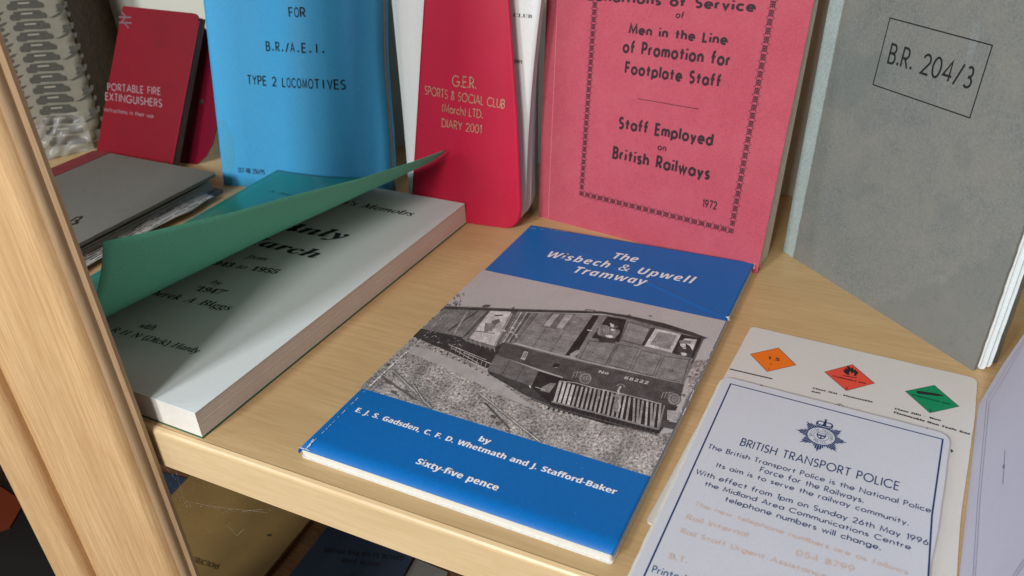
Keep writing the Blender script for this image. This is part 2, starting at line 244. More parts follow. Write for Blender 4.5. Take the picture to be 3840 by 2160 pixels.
101: [374, [52,-2,35,1,21,9,12,22,9,40,10,54,13,67,18,79,24,90,33,99,44,106,56,111,70,112,87,110,98,104,105,94,107,82,103,66,92,54,72,46,44,44,39,44,39,42,39,40,40,32,44,26,50,22,58,20,74,22,91,29,91,6,73,0], [42,64,47,64,61,65,71,69,77,75,79,81,76,88,69,91,58,87,48,78]],
104: [406, [4,0,36,153,66,153,60,127,57,114,53,102,51,95,52,95,66,107,74,111,83,112,96,110,104,103,110,93,111,80,109,63,96,0,66,0,80,64,82,76,79,85,71,88,65,87,59,82,49,67,43,46,33,0]],
105: [199, [47,124,36,126,33,130,32,136,33,143,36,149,42,152,50,153,60,151,63,147,64,141,63,134,60,129,54,125], [4,0,27,110,57,110,33,0]],
108: [199, [4,0,36,153,66,153,33,0]],
109: [608, [4,0,27,110,50,110,48,90,48,90,55,99,63,106,72,110,83,112,93,111,101,106,106,99,109,90,110,90,116,99,125,106,134,110,145,112,157,110,165,103,170,93,172,80,170,63,157,0,127,0,141,64,142,76,140,85,133,88,126,87,120,82,111,67,105,46,95,0,65,0,79,64,81,76,78,85,71,88,65,87,59,82,49,67,43,46,33,0]],
112: [400, [-7,-48,27,110,50,110,48,93,49,93,62,106,70,111,80,112,88,111,95,108,101,103,107,95,110,85,111,72,110,59,107,45,103,33,97,22,90,12,81,4,71,0,60,-2,51,-1,45,3,35,14,34,14,33,-1,30,-15,23,-48], [55,22,60,23,65,26,73,38,79,53,81,71,78,84,68,88,61,87,56,83,48,70,43,54,41,39,42,32,45,27,49,23]],
114: [283, [4,0,27,110,50,110,48,90,49,90,56,99,64,106,73,111,83,112,88,112,92,111,86,82,82,84,76,84,65,82,56,75,49,64,44,49,33,0]],
115: [318, [35,-2,17,-1,2,4,2,29,18,22,34,20,46,23,50,27,52,32,48,39,35,48,19,60,15,68,14,77,16,92,25,103,38,110,56,112,74,110,91,103,82,82,69,87,56,90,48,88,45,85,44,81,47,74,59,66,68,61,75,54,80,46,82,36,78,20,69,8,54,0]],
119: [529, [17,0,12,110,40,110,40,61,40,45,39,28,40,28,44,39,48,50,51,57,73,110,106,110,106,57,105,43,105,28,106,28,109,39,113,51,117,61,139,110,169,110,117,0,84,0,84,51,84,61,84,74,85,85,84,85,80,74,76,62,72,53,49,0]],
121: [349, [1,-48,-8,-48,-14,-47,-14,-23,-9,-24,-2,-24,6,-23,13,-19,24,-5,26,0,10,110,39,110,45,59,46,44,46,30,47,30,51,42,57,57,83,110,115,110,48,-16,39,-30,27,-40,15,-46]]},
'M': {
39: [151, [17,92,13,144,32,144,28,92]],
65: [420, [-20,0,-20,5,-12,7,-4,14,97,138,103,138,98,27,98,24,100,14,106,7,116,5,116,0,53,0,53,5,62,7,67,12,70,18,71,26,72,42,29,42,15,24,10,17,8,12,12,7,21,5,21,0], [36,50,72,50,74,98]],
66: [430, [-10,0,-10,5,0,6,7,12,12,26,34,111,36,116,36,121,35,125,33,128,22,130,22,135,66,135,93,133,111,128,121,119,124,106,120,91,107,79,87,72,102,65,110,55,113,42,112,31,108,21,100,13,88,6,72,1,51,0], [60,74,75,77,86,84,92,95,94,109,92,120,86,126,76,129,70,127,67,122,54,75,58,74], [50,7,63,9,74,17,81,29,83,45,80,58,71,66,56,68,53,68,40,22,39,13,41,8]],
68: [484, [-10,0,-10,5,0,6,7,12,12,26,34,111,36,120,35,125,33,128,22,130,22,135,76,135,99,133,116,126,129,115,137,99,139,79,138,63,133,48,125,34,113,21,96,9,75,2,47,0], [51,6,63,8,75,13,85,21,94,31,100,44,106,58,109,73,110,89,106,112,96,125,79,129,73,128,69,127,65,118,40,23,39,19,38,15,41,8]],
77: [587, [56,-3,43,109,21,25,19,14,20,10,22,7,33,5,33,0,-10,0,-10,5,0,6,6,12,11,26,34,111,36,121,35,125,32,128,22,130,22,135,67,135,79,39,141,135,187,135,187,130,176,129,170,123,165,110,142,25,141,19,140,14,144,7,155,5,155,0,91,0,91,5,102,6,108,12,111,17,113,26,136,112,62,-3]],
97: [336, [16,-3,7,-1,0,4,-4,12,-6,22,-5,33,-2,44,10,66,17,75,25,83,38,90,50,93,59,90,64,80,67,91,89,91,72,32,70,22,69,17,69,13,72,12,78,16,85,26,90,23,74,4,59,-3,50,1,47,10,47,16,49,23,41,11,33,4,25,-1], [28,12,32,13,37,17,46,28,53,44,58,61,59,74,57,82,52,84,47,83,42,79,33,66,25,48,21,35,20,24,22,15]],
99: [277, [28,-3,15,-1,5,6,-1,16,-3,29,-1,44,5,59,14,72,26,83,40,90,54,93,63,92,71,87,75,82,77,75,76,69,73,65,69,62,64,61,56,64,53,71,55,77,57,82,55,86,52,87,47,85,42,81,32,67,25,48,22,30,23,21,26,15,31,12,37,10,49,15,61,29,67,25,55,10,42,0]],
101: [269, [26,-3,14,-1,5,6,-1,16,-3,29,-2,40,2,51,7,62,15,72,23,80,33,87,43,91,53,93,62,92,69,88,73,82,75,74,72,63,62,52,46,43,24,37,22,26,23,20,26,15,31,12,37,11,48,15,59,29,64,25,54,10,41,0], [25,44,42,51,54,64,57,71,58,78,56,84,51,86,45,84,38,76,31,62]],
103: [298, [23,-42,7,-40,-5,-36,-13,-29,-15,-20,-14,-13,-9,-8,10,2,2,8,-1,15,0,20,4,25,17,34,6,44,4,50,3,57,4,66,8,75,15,82,24,88,34,92,45,93,60,90,73,83,91,83,90,75,78,75,79,71,79,67,78,58,73,49,66,42,57,36,47,32,35,31,25,32,21,28,20,25,22,22,28,19,40,15,54,10,65,3,69,-4,70,-11,68,-19,64,-27,57,-33,47,-38,36,-41], [35,37,40,39,45,43,52,56,55,74,53,83,47,86,41,85,36,81,29,66,26,49,28,40], [25,-35,35,-34,42,-31,47,-26,49,-20,47,-14,42,-10,18,-1,6,-9,2,-19,4,-25,9,-30,16,-34]],
104: [357, [63,-3,53,1,50,12,52,25,58,46,65,66,67,74,66,77,63,78,52,72,39,55,28,30,19,0,-6,0,25,112,26,120,27,123,25,128,18,130,14,130,14,135,33,137,56,141,34,59,45,74,55,85,65,91,76,93,87,89,91,78,89,67,85,51,75,23,74,20,74,17,75,14,77,13,83,17,92,29,96,27,80,5]],
105: [194, [39,111,34,112,30,115,27,120,26,125,27,130,30,134,34,137,39,138,45,137,49,134,52,130,53,125,52,120,49,115,45,112], [15,-2,9,-1,4,2,1,6,0,12,1,19,3,26,13,63,15,71,16,76,14,80,8,82,6,82,6,87,27,90,45,93,27,26,25,17,26,14,28,13,34,16,43,27,47,24,31,4]],
107: [323, [61,-3,53,-1,46,6,41,19,36,43,29,38,19,0,-6,0,25,112,26,120,27,123,25,128,18,130,14,130,14,135,33,137,56,141,32,49,47,62,57,70,62,76,64,80,62,84,54,86,54,91,95,91,95,86,90,85,85,83,76,76,57,60,60,38,64,24,67,15,72,12,78,16,83,25,88,23,75,4]],
108: [173, [12,-3,6,-2,1,1,-2,6,-3,12,-2,18,-1,25,23,111,26,124,24,129,18,130,16,130,16,135,55,141,24,26,22,21,22,16,23,13,25,12,31,16,39,27,43,24,28,4,20,-1]],
110: [357, [64,-3,54,1,50,12,53,25,59,46,66,66,68,74,67,77,64,78,53,73,41,57,29,32,20,0,-4,0,13,63,15,72,16,76,13,80,7,82,5,82,5,87,45,93,35,58,46,74,56,84,66,91,77,93,88,89,92,78,90,68,85,51,75,17,75,14,78,13,84,17,91,27,96,24,80,4,72,-1]],
114: [261, [-4,0,13,63,15,72,16,76,13,80,7,82,5,82,5,87,45,93,34,57,43,73,51,84,59,91,67,93,75,90,78,79,77,74,75,69,71,66,66,65,60,67,56,71,54,72,47,67,38,52,28,29,20,0]],
115: [253, [27,-3,8,1,4,2,1,1,-2,-2,-7,-1,-2,33,4,32,7,16,14,7,24,4,33,7,36,16,34,23,28,32,21,42,12,56,8,68,10,78,16,86,24,91,35,93,54,89,56,89,58,88,61,89,64,92,69,92,64,61,59,62,55,76,49,84,40,86,32,84,29,77,31,69,37,61,44,53,50,45,55,35,57,25,56,17,53,11,49,5,43,1,35,-2]],
121: [281, [-9,-42,-15,-41,-20,-39,-23,-35,-24,-30,-23,-25,-21,-22,-12,-18,-2,-22,6,-26,11,-23,18,-17,23,-9,25,-2,24,9,21,27,17,47,13,64,10,75,7,81,4,83,0,83,-3,83,-3,88,7,89,14,91,25,93,30,89,34,76,38,54,44,23,57,48,61,63,60,68,56,71,52,75,50,81,51,86,54,89,58,92,63,93,68,92,72,89,74,85,75,79,72,66,64,46,52,22,38,-1,22,-22,6,-37,-2,-41]]},
'I': {
39: [151, [17,92,13,144,32,144,28,92]],
40: [201, [38,-32,24,-13,15,8,10,31,8,55,10,79,15,103,24,124,38,144,54,144,42,124,33,102,28,79,26,55,28,32,33,10,42,-12,54,-32]],
41: [201, [6,-32,18,-12,27,10,33,32,34,55,33,79,27,102,18,124,6,144,23,144,36,124,45,103,51,79,52,55,51,31,45,8,36,-13,23,-32]],
46: [180, [27,-3,18,0,15,5,15,11,15,17,18,21,27,24,36,21,39,17,39,11,39,5,36,0]],
49: [375, [20,0,20,11,36,11,41,11,44,13,46,24,46,125,32,110,26,105,20,104,16,105,12,108,9,113,8,119,22,124,39,134,54,145,76,145,76,24,78,14,81,12,86,11,103,11,103,0]],
51: [375, [49,-2,35,-1,24,1,16,5,10,10,7,16,6,22,7,29,11,34,16,37,23,38,24,27,30,19,38,14,48,12,60,15,65,18,69,24,71,31,72,42,70,52,64,61,54,66,41,68,29,68,29,81,42,81,53,83,61,89,66,98,67,110,66,120,63,127,58,132,51,134,44,132,40,129,35,117,33,102,22,103,14,107,9,112,7,120,10,130,19,138,32,144,52,146,71,144,86,137,95,127,98,113,96,101,89,90,80,82,67,77,84,71,91,67,98,60,102,52,103,42,102,30,99,21,93,13,87,7,69,0]],
52: [375, [36,0,36,11,42,11,54,13,57,17,58,25,58,37,3,37,3,50,60,144,88,144,88,51,109,51,109,37,88,37,88,25,89,17,93,13,104,11,107,11,107,0], [17,51,58,51,58,86,59,105,60,125,57,118,52,110,47,101,44,96]],
53: [375, [49,-2,36,-1,25,2,17,6,12,11,9,16,8,22,9,29,12,33,18,35,24,36,26,25,33,16,39,13,46,12,59,15,64,19,68,25,70,33,71,44,69,57,64,67,55,72,44,74,31,73,21,71,12,74,19,144,95,144,96,107,84,107,83,114,80,120,73,122,31,122,28,84,38,87,50,87,71,85,88,77,98,63,102,44,101,32,97,22,92,14,85,8,68,0]],
55: [375, [33,0,87,122,34,122,26,119,22,112,21,102,9,102,10,144,106,144,106,134,50,0]],
56: [375, [55,-2,40,-1,27,3,18,9,11,17,7,26,6,37,8,49,14,58,24,66,36,73,25,80,17,89,12,98,11,109,12,118,15,127,21,135,30,141,42,145,57,146,76,143,90,136,98,125,100,111,98,100,93,91,73,78,89,69,99,60,105,50,107,38,103,21,93,9,77,1], [61,85,67,90,72,95,74,102,75,111,73,122,67,131,62,133,56,134,49,133,44,128,40,120,39,112,40,102,45,95], [56,9,65,11,72,17,77,25,79,35,77,44,72,51,63,58,49,65,38,53,34,46,33,36,35,25,39,17,47,11]],
57: [375, [46,-2,35,-1,26,1,20,5,16,10,13,21,15,28,23,32,26,24,31,17,38,12,47,11,62,17,71,37,75,69,64,59,56,56,47,55,31,58,18,66,10,79,7,97,8,111,13,123,19,132,29,140,40,144,53,146,67,144,79,139,89,130,97,117,102,100,104,78,100,47,96,33,90,21,82,12,72,4,60,0], [55,70,62,71,67,74,75,83,74,106,69,121,63,129,54,132,47,130,41,124,37,113,36,98,38,83,45,73]],
65: [463, [-25,0,-25,4,-12,7,0,17,32,54,107,142,111,142,106,17,107,11,110,7,115,5,123,4,123,0,66,0,67,4,69,4,77,5,82,8,84,14,86,23,86,47,40,47,35,45,20,27,12,17,9,11,10,7,13,5,24,4,23,0], [43,55,87,55,89,110]],
68: [507, [-11,0,-9,4,-8,4,0,5,5,8,9,13,12,22,38,115,39,126,39,130,36,133,24,135,25,139,79,139,98,138,113,132,126,124,136,113,142,98,144,82,142,66,137,51,129,37,118,24,104,14,88,7,70,2,50,0], [51,7,67,8,81,13,93,21,103,31,110,43,116,57,119,71,120,86,117,106,109,121,95,130,76,133,66,132,62,127,58,116,34,27,31,15,33,11,36,8,42,7]],
70: [406, [-9,0,-8,4,-7,4,3,5,9,11,13,22,39,115,40,126,40,130,37,133,25,135,26,139,126,139,120,106,116,106,116,108,116,110,115,121,111,128,103,131,92,132,76,132,65,131,62,126,59,112,50,77,61,77,77,79,88,85,95,98,99,98,86,47,81,47,82,52,82,57,81,64,79,68,73,70,64,71,48,71,35,21,34,17,34,13,35,9,38,6,51,4,50,0]],
72: [520, [-10,0,-9,4,-8,4,2,5,8,11,12,22,38,115,39,126,39,130,36,133,24,135,25,139,81,139,80,135,79,135,71,134,66,132,62,126,58,117,50,86,49,81,51,78,56,78,107,78,112,79,114,82,123,115,125,126,124,130,121,133,110,135,111,139,166,139,165,135,164,135,156,134,151,132,147,126,144,118,119,24,117,18,117,13,118,9,120,6,132,4,131,0,75,0,76,4,77,4,87,5,94,11,98,22,109,64,110,65,110,67,108,70,103,70,52,70,47,69,45,66,33,24,32,18,31,13,32,9,35,6,47,4,46,0]],
77: [590, [-11,0,-10,4,1,5,7,11,12,22,38,115,40,126,39,130,36,133,25,135,26,139,64,139,78,32,149,139,187,139,186,135,184,135,177,134,171,132,168,126,164,118,139,24,138,18,137,13,138,9,141,6,153,4,152,0,97,0,98,3,108,5,114,12,119,25,144,118,66,0,63,0,47,118,23,31,20,14,21,9,23,6,35,4,34,0]],
78: [500, [101,-3,46,112,23,25,21,18,20,13,21,9,24,6,36,4,35,0,-10,0,-9,4,-1,5,5,8,9,13,12,22,39,118,39,120,40,122,39,127,36,131,31,134,26,135,24,135,25,139,55,139,106,32,128,114,130,121,130,127,129,131,127,133,114,135,115,139,161,139,160,135,149,134,143,129,138,118,105,-3]],
82: [451, [-10,0,-9,4,-8,4,0,5,6,8,10,13,13,22,38,115,39,126,39,130,36,133,24,135,25,139,84,139,103,137,116,131,124,122,127,109,122,92,109,79,87,71,105,26,114,9,119,5,126,4,127,4,125,0,94,0,66,69,62,69,53,69,46,69,34,27,32,14,33,9,35,6,46,4,49,4,47,0], [61,75,79,77,93,84,101,95,104,109,101,122,91,130,75,133,67,132,63,128,59,119,47,76,54,75]],
83: [369, [46,-3,32,-1,17,3,15,4,12,4,8,2,4,-2,1,-2,8,44,11,44,14,26,21,14,31,6,44,3,51,4,58,7,63,11,67,17,70,24,71,31,68,42,62,52,55,60,46,70,31,89,27,97,26,106,28,116,31,125,37,132,46,138,55,141,66,142,76,142,84,140,91,138,94,137,98,138,102,142,105,142,99,101,96,101,94,116,89,127,80,134,70,136,60,134,53,130,48,122,46,113,47,107,50,100,60,87,69,78,79,67,87,54,90,38,89,27,85,17,78,9,69,3,58,-1]],
97: [342, [15,-2,8,-1,3,3,-1,10,-2,19,0,36,6,53,15,68,27,82,41,92,55,95,65,92,70,84,72,93,88,93,69,27,66,13,67,11,70,10,76,14,85,24,87,22,72,4,59,-2,52,0,50,7,57,35,46,19,36,7,26,0], [25,10,29,11,35,14,46,26,56,42,63,60,66,77,63,87,55,90,46,87,37,80,29,68,22,53,18,36,16,22,18,13]],
98: [340, [25,-2,14,-1,6,2,0,6,-1,11,-1,15,26,121,28,127,28,131,26,135,18,137,15,137,16,140,28,142,37,144,47,146,49,146,49,144,31,75,47,90,64,95,75,93,84,87,90,77,92,65,90,53,86,41,80,30,71,19,61,10,50,4,37,-1], [28,3,40,5,50,12,60,22,67,36,72,50,74,63,73,72,69,79,63,84,56,85,46,83,38,76,30,65,25,50,16,20,15,11,18,5]],
99: [298, [30,-2,17,0,8,7,2,18,0,33,1,43,4,52,14,71,31,86,45,93,60,95,68,94,75,91,79,86,80,80,77,72,74,69,70,69,63,71,61,77,62,80,64,84,65,85,66,87,64,89,59,90,49,88,39,81,30,71,24,59,19,45,18,32,19,22,23,14,29,9,37,7,52,11,68,25,72,21,51,3]],
100: [355, [18,-2,10,-1,3,4,-1,12,-3,22,-2,32,2,43,13,65,30,84,44,92,58,95,67,93,73,88,82,125,82,128,83,131,80,135,73,136,70,136,71,140,92,144,102,146,103,144,103,142,103,140,72,24,71,18,70,13,71,10,75,9,82,13,92,24,95,22,79,3,72,-1,65,-2,57,0,55,8,60,34,50,18,40,6,30,0], [27,8,33,9,38,13,50,26,60,43,67,61,70,78,67,87,64,89,59,90,50,88,40,80,30,69,23,53,17,37,15,23,16,17,19,12,22,9]],
101: [287, [27,-2,15,0,6,6,1,16,-1,30,0,39,3,50,14,69,30,85,44,92,59,95,67,94,73,91,76,86,77,80,74,68,62,57,44,48,18,43,17,35,17,29,19,17,25,10,36,8,50,12,66,24,69,21,59,11,49,4,39,-1], [19,47,37,52,50,60,59,70,61,81,59,87,54,89,48,88,41,84,29,69]],
102: [199, [-15,-46,-20,-45,-24,-43,-26,-39,-27,-35,-26,-28,-20,-26,-15,-28,-13,-32,-14,-36,-15,-38,-12,-40,-7,-38,-3,-32,1,-22,4,-7,21,85,2,85,4,91,23,91,25,102,31,121,40,135,52,143,65,146,72,145,78,142,81,137,83,132,80,125,73,122,67,124,65,130,66,132,66,134,67,137,66,139,62,141,52,134,45,115,39,91,63,91,62,85,38,85,30,45,20,2,10,-26,-1,-41]],
104: [402, [91,-2,84,-1,78,3,74,10,73,18,74,30,77,45,81,66,84,77,84,85,82,94,75,97,64,93,52,82,42,66,37,52,26,0,7,0,34,125,35,135,32,142,21,145,20,145,22,153,59,153,51,116,47,99,43,83,45,83,57,98,69,107,82,110,94,107,101,100,104,87,103,79,100,65,95,42,93,30,92,20,94,13,99,11,105,12,112,15,116,9,103,1]],
105: [177, [37,118,30,121,26,128,30,136,37,139,44,136,47,128,44,121], [10,-2,2,0,0,9,1,16,3,26,17,72,17,76,18,79,17,83,15,85,5,86,6,90,19,91,29,93,37,95,39,92,39,91,38,89,19,24,17,16,18,11,22,10,29,14,39,25,42,22,25,4]],
107: [339, [65,-2,60,-1,56,3,48,19,36,48,23,39,12,0,-4,0,31,124,32,130,30,135,21,137,19,137,20,140,33,142,42,144,48,146,51,146,53,144,52,140,25,47,58,72,66,79,69,84,66,87,59,88,61,92,101,92,100,88,100,88,88,85,74,77,49,58,64,22,69,14,74,11,82,14,90,24,93,21,86,11,78,3,71,-1]],
109: [550, [123,-2,115,1,113,9,115,23,127,65,129,76,128,81,123,82,118,81,111,77,97,63,84,41,75,22,69,0,53,0,71,61,74,77,72,81,68,82,59,79,47,69,34,54,26,39,19,21,12,0,-4,0,15,63,17,73,18,79,18,82,15,84,5,86,6,90,28,93,34,94,37,95,39,92,39,91,38,89,27,53,46,76,64,90,79,95,88,92,91,83,85,55,103,77,119,90,135,95,144,92,147,83,146,76,144,67,131,20,130,17,130,15,131,12,134,10,141,14,145,19,150,26,153,23,138,4]],
110: [364, [67,-3,59,0,57,8,65,42,73,76,71,81,67,82,59,79,48,70,37,57,28,43,20,25,13,0,-4,0,16,66,19,79,16,84,7,85,5,85,6,89,20,91,30,93,39,95,40,94,40,92,28,53,43,71,56,84,69,92,79,94,88,92,91,83,90,75,88,67,76,26,74,19,74,15,75,11,78,10,85,14,93,27,97,25,82,4]],
111: [351, [32,-2,18,0,8,7,1,17,-1,31,0,42,4,53,10,64,18,74,28,83,38,89,49,93,60,95,74,93,85,86,92,75,94,62,93,52,90,41,78,22,61,7,47,0], [34,3,42,5,50,10,57,17,63,26,73,47,76,68,74,80,69,87,59,90,49,87,40,80,31,69,23,55,18,40,17,25,18,16,21,9,27,5]],
114: [224, [-4,0,14,63,17,78,16,82,14,84,4,85,4,89,18,91,27,93,35,95,37,94,37,92,27,54,47,85,62,95,69,92,71,85,70,80,68,76,64,73,60,72,54,74,51,80,35,60,22,33,12,0]],
115: [248, [23,-2,10,0,2,2,-1,1,-3,-1,-7,-1,-2,32,1,32,3,19,7,10,13,5,21,3,28,4,33,8,37,13,38,21,36,28,31,36,25,44,19,52,14,62,12,71,14,81,19,88,27,93,37,95,50,93,58,91,61,92,63,94,66,94,62,64,59,64,55,78,49,87,39,90,34,89,31,86,28,83,27,78,29,71,35,62,41,54,47,46,52,36,54,27,53,19,50,12,45,6,39,2,32,-1]],
116: [187, [10,-2,3,0,0,8,1,13,2,19,20,85,6,85,7,89,25,98,41,118,45,118,38,91,55,91,53,85,36,85,20,23,18,13,19,10,22,9,28,13,37,24,40,20,25,3]],
119: [446, [15,-2,13,52,12,70,10,80,6,85,0,87,-1,87,-1,90,9,92,16,93,21,95,24,95,27,84,29,51,29,27,72,95,75,95,83,21,97,38,112,59,117,72,113,78,110,82,109,86,111,92,117,95,121,94,124,91,127,82,121,62,102,35,72,-2,69,-2,61,66,18,-2]],
121: [270, [-13,-46,-20,-44,-23,-37,-21,-32,-15,-29,-9,-31,-3,-33,3,-30,10,-21,24,-2,13,53,11,65,9,73,3,83,-1,85,-7,86,-7,90,3,91,10,93,19,95,22,91,25,77,30,54,37,17,52,42,60,56,64,64,65,70,64,75,60,78,57,80,55,86,58,92,64,95,68,94,72,91,75,82,72,67,62,48,53,31,40,10,26,-10,12,-28,-2,-41,-8,-45]]},
'B': {
48: [375, [56,-2,40,0,27,7,18,18,12,33,8,51,7,72,8,93,12,111,18,126,27,137,40,144,57,146,72,144,85,137,94,126,101,111,105,93,106,72,105,51,101,33,94,18,85,7,72,0], [56,11,66,15,71,27,74,46,75,72,74,98,71,117,66,129,57,133,47,129,42,117,39,98,38,72,39,46,42,27,47,15]],
49: [375, [20,0,20,11,36,11,41,11,44,13,46,24,46,125,32,110,26,105,20,104,16,105,12,108,9,113,8,119,22,124,39,134,54,145,76,145,76,24,78,14,81,12,86,11,103,11,103,0]],
50: [375, [7,0,7,21,37,51,56,74,65,92,68,111,67,121,64,128,59,132,52,134,43,131,38,125,35,114,34,99,23,100,15,103,10,109,8,119,9,126,13,132,19,138,28,142,39,145,52,146,72,144,87,137,95,126,98,112,96,99,87,84,72,66,46,41,26,22,73,22,79,23,84,26,88,30,90,36,91,42,103,42,102,0]],
52: [375, [36,0,36,11,42,11,54,13,57,17,58,25,58,37,3,37,3,50,60,144,88,144,88,51,109,51,109,37,88,37,88,25,89,17,93,13,104,11,107,11,107,0], [17,51,58,51,58,86,59,105,60,125,57,118,52,110,47,101,44,96]],
55: [375, [33,0,87,122,34,122,26,119,22,112,21,102,9,102,10,144,106,144,106,134,50,0]],
57: [375, [46,-2,35,-1,26,1,20,5,16,10,13,21,15,28,23,32,26,24,31,17,38,12,47,11,62,17,71,37,75,69,64,59,56,56,47,55,31,58,18,66,10,79,7,97,8,111,13,123,19,132,29,140,40,144,53,146,67,144,79,139,89,130,97,117,102,100,104,78,100,47,96,33,90,21,82,12,72,4,60,0], [55,70,62,71,67,74,75,83,74,106,69,121,63,129,54,132,47,130,41,124,37,113,36,98,38,83,45,73]],
66: [443, [5,0,5,5,13,7,19,10,21,15,22,25,22,111,21,124,15,130,5,132,5,137,66,137,95,133,113,123,119,105,115,91,104,80,86,74,108,67,121,55,126,39,122,23,111,10,94,3,71,0], [55,76,56,76,70,77,79,82,84,90,85,104,84,115,81,124,74,129,65,130,59,129,56,127,55,117], [66,7,78,9,85,15,89,24,90,38,88,53,83,62,74,68,59,69,55,69,55,20,57,10,61,8]],
67: [468, [77,-3,58,-1,41,6,27,17,17,31,10,49,8,69,10,88,17,105,28,120,42,130,59,137,78,140,93,138,110,132,116,131,122,133,126,140,131,140,131,92,126,92,118,109,107,122,94,130,80,133,66,130,56,123,49,110,45,91,43,68,45,46,50,29,58,17,69,9,83,7,95,9,107,13,119,21,129,32,134,27,119,10,100,0]],
76: [426, [5,0,5,5,13,6,19,9,21,15,22,24,22,114,21,122,19,127,13,130,5,132,5,137,75,137,75,132,62,130,59,128,56,125,55,114,55,25,56,14,60,9,70,8,83,9,94,12,103,17,111,24,117,34,123,46,128,46,120,0]],
85: [492, [74,-4,50,-1,34,9,25,24,22,47,22,114,21,122,18,127,13,130,4,132,4,137,72,137,72,132,61,130,56,125,54,114,54,42,56,26,61,15,70,9,82,7,102,11,114,25,118,48,118,113,117,122,114,127,108,130,99,132,99,137,142,137,142,132,135,130,130,126,128,121,127,113,127,54,124,28,114,10,98,0]]}
}
GL = {k: {chr(c): [g[0]/1000, [[(p[i]/300, p[i+1]/300) for i in range(0, len(p), 2)] for p in g[1:]], None] for c, g in d.items()} for k, d in GLYPHS.items()}
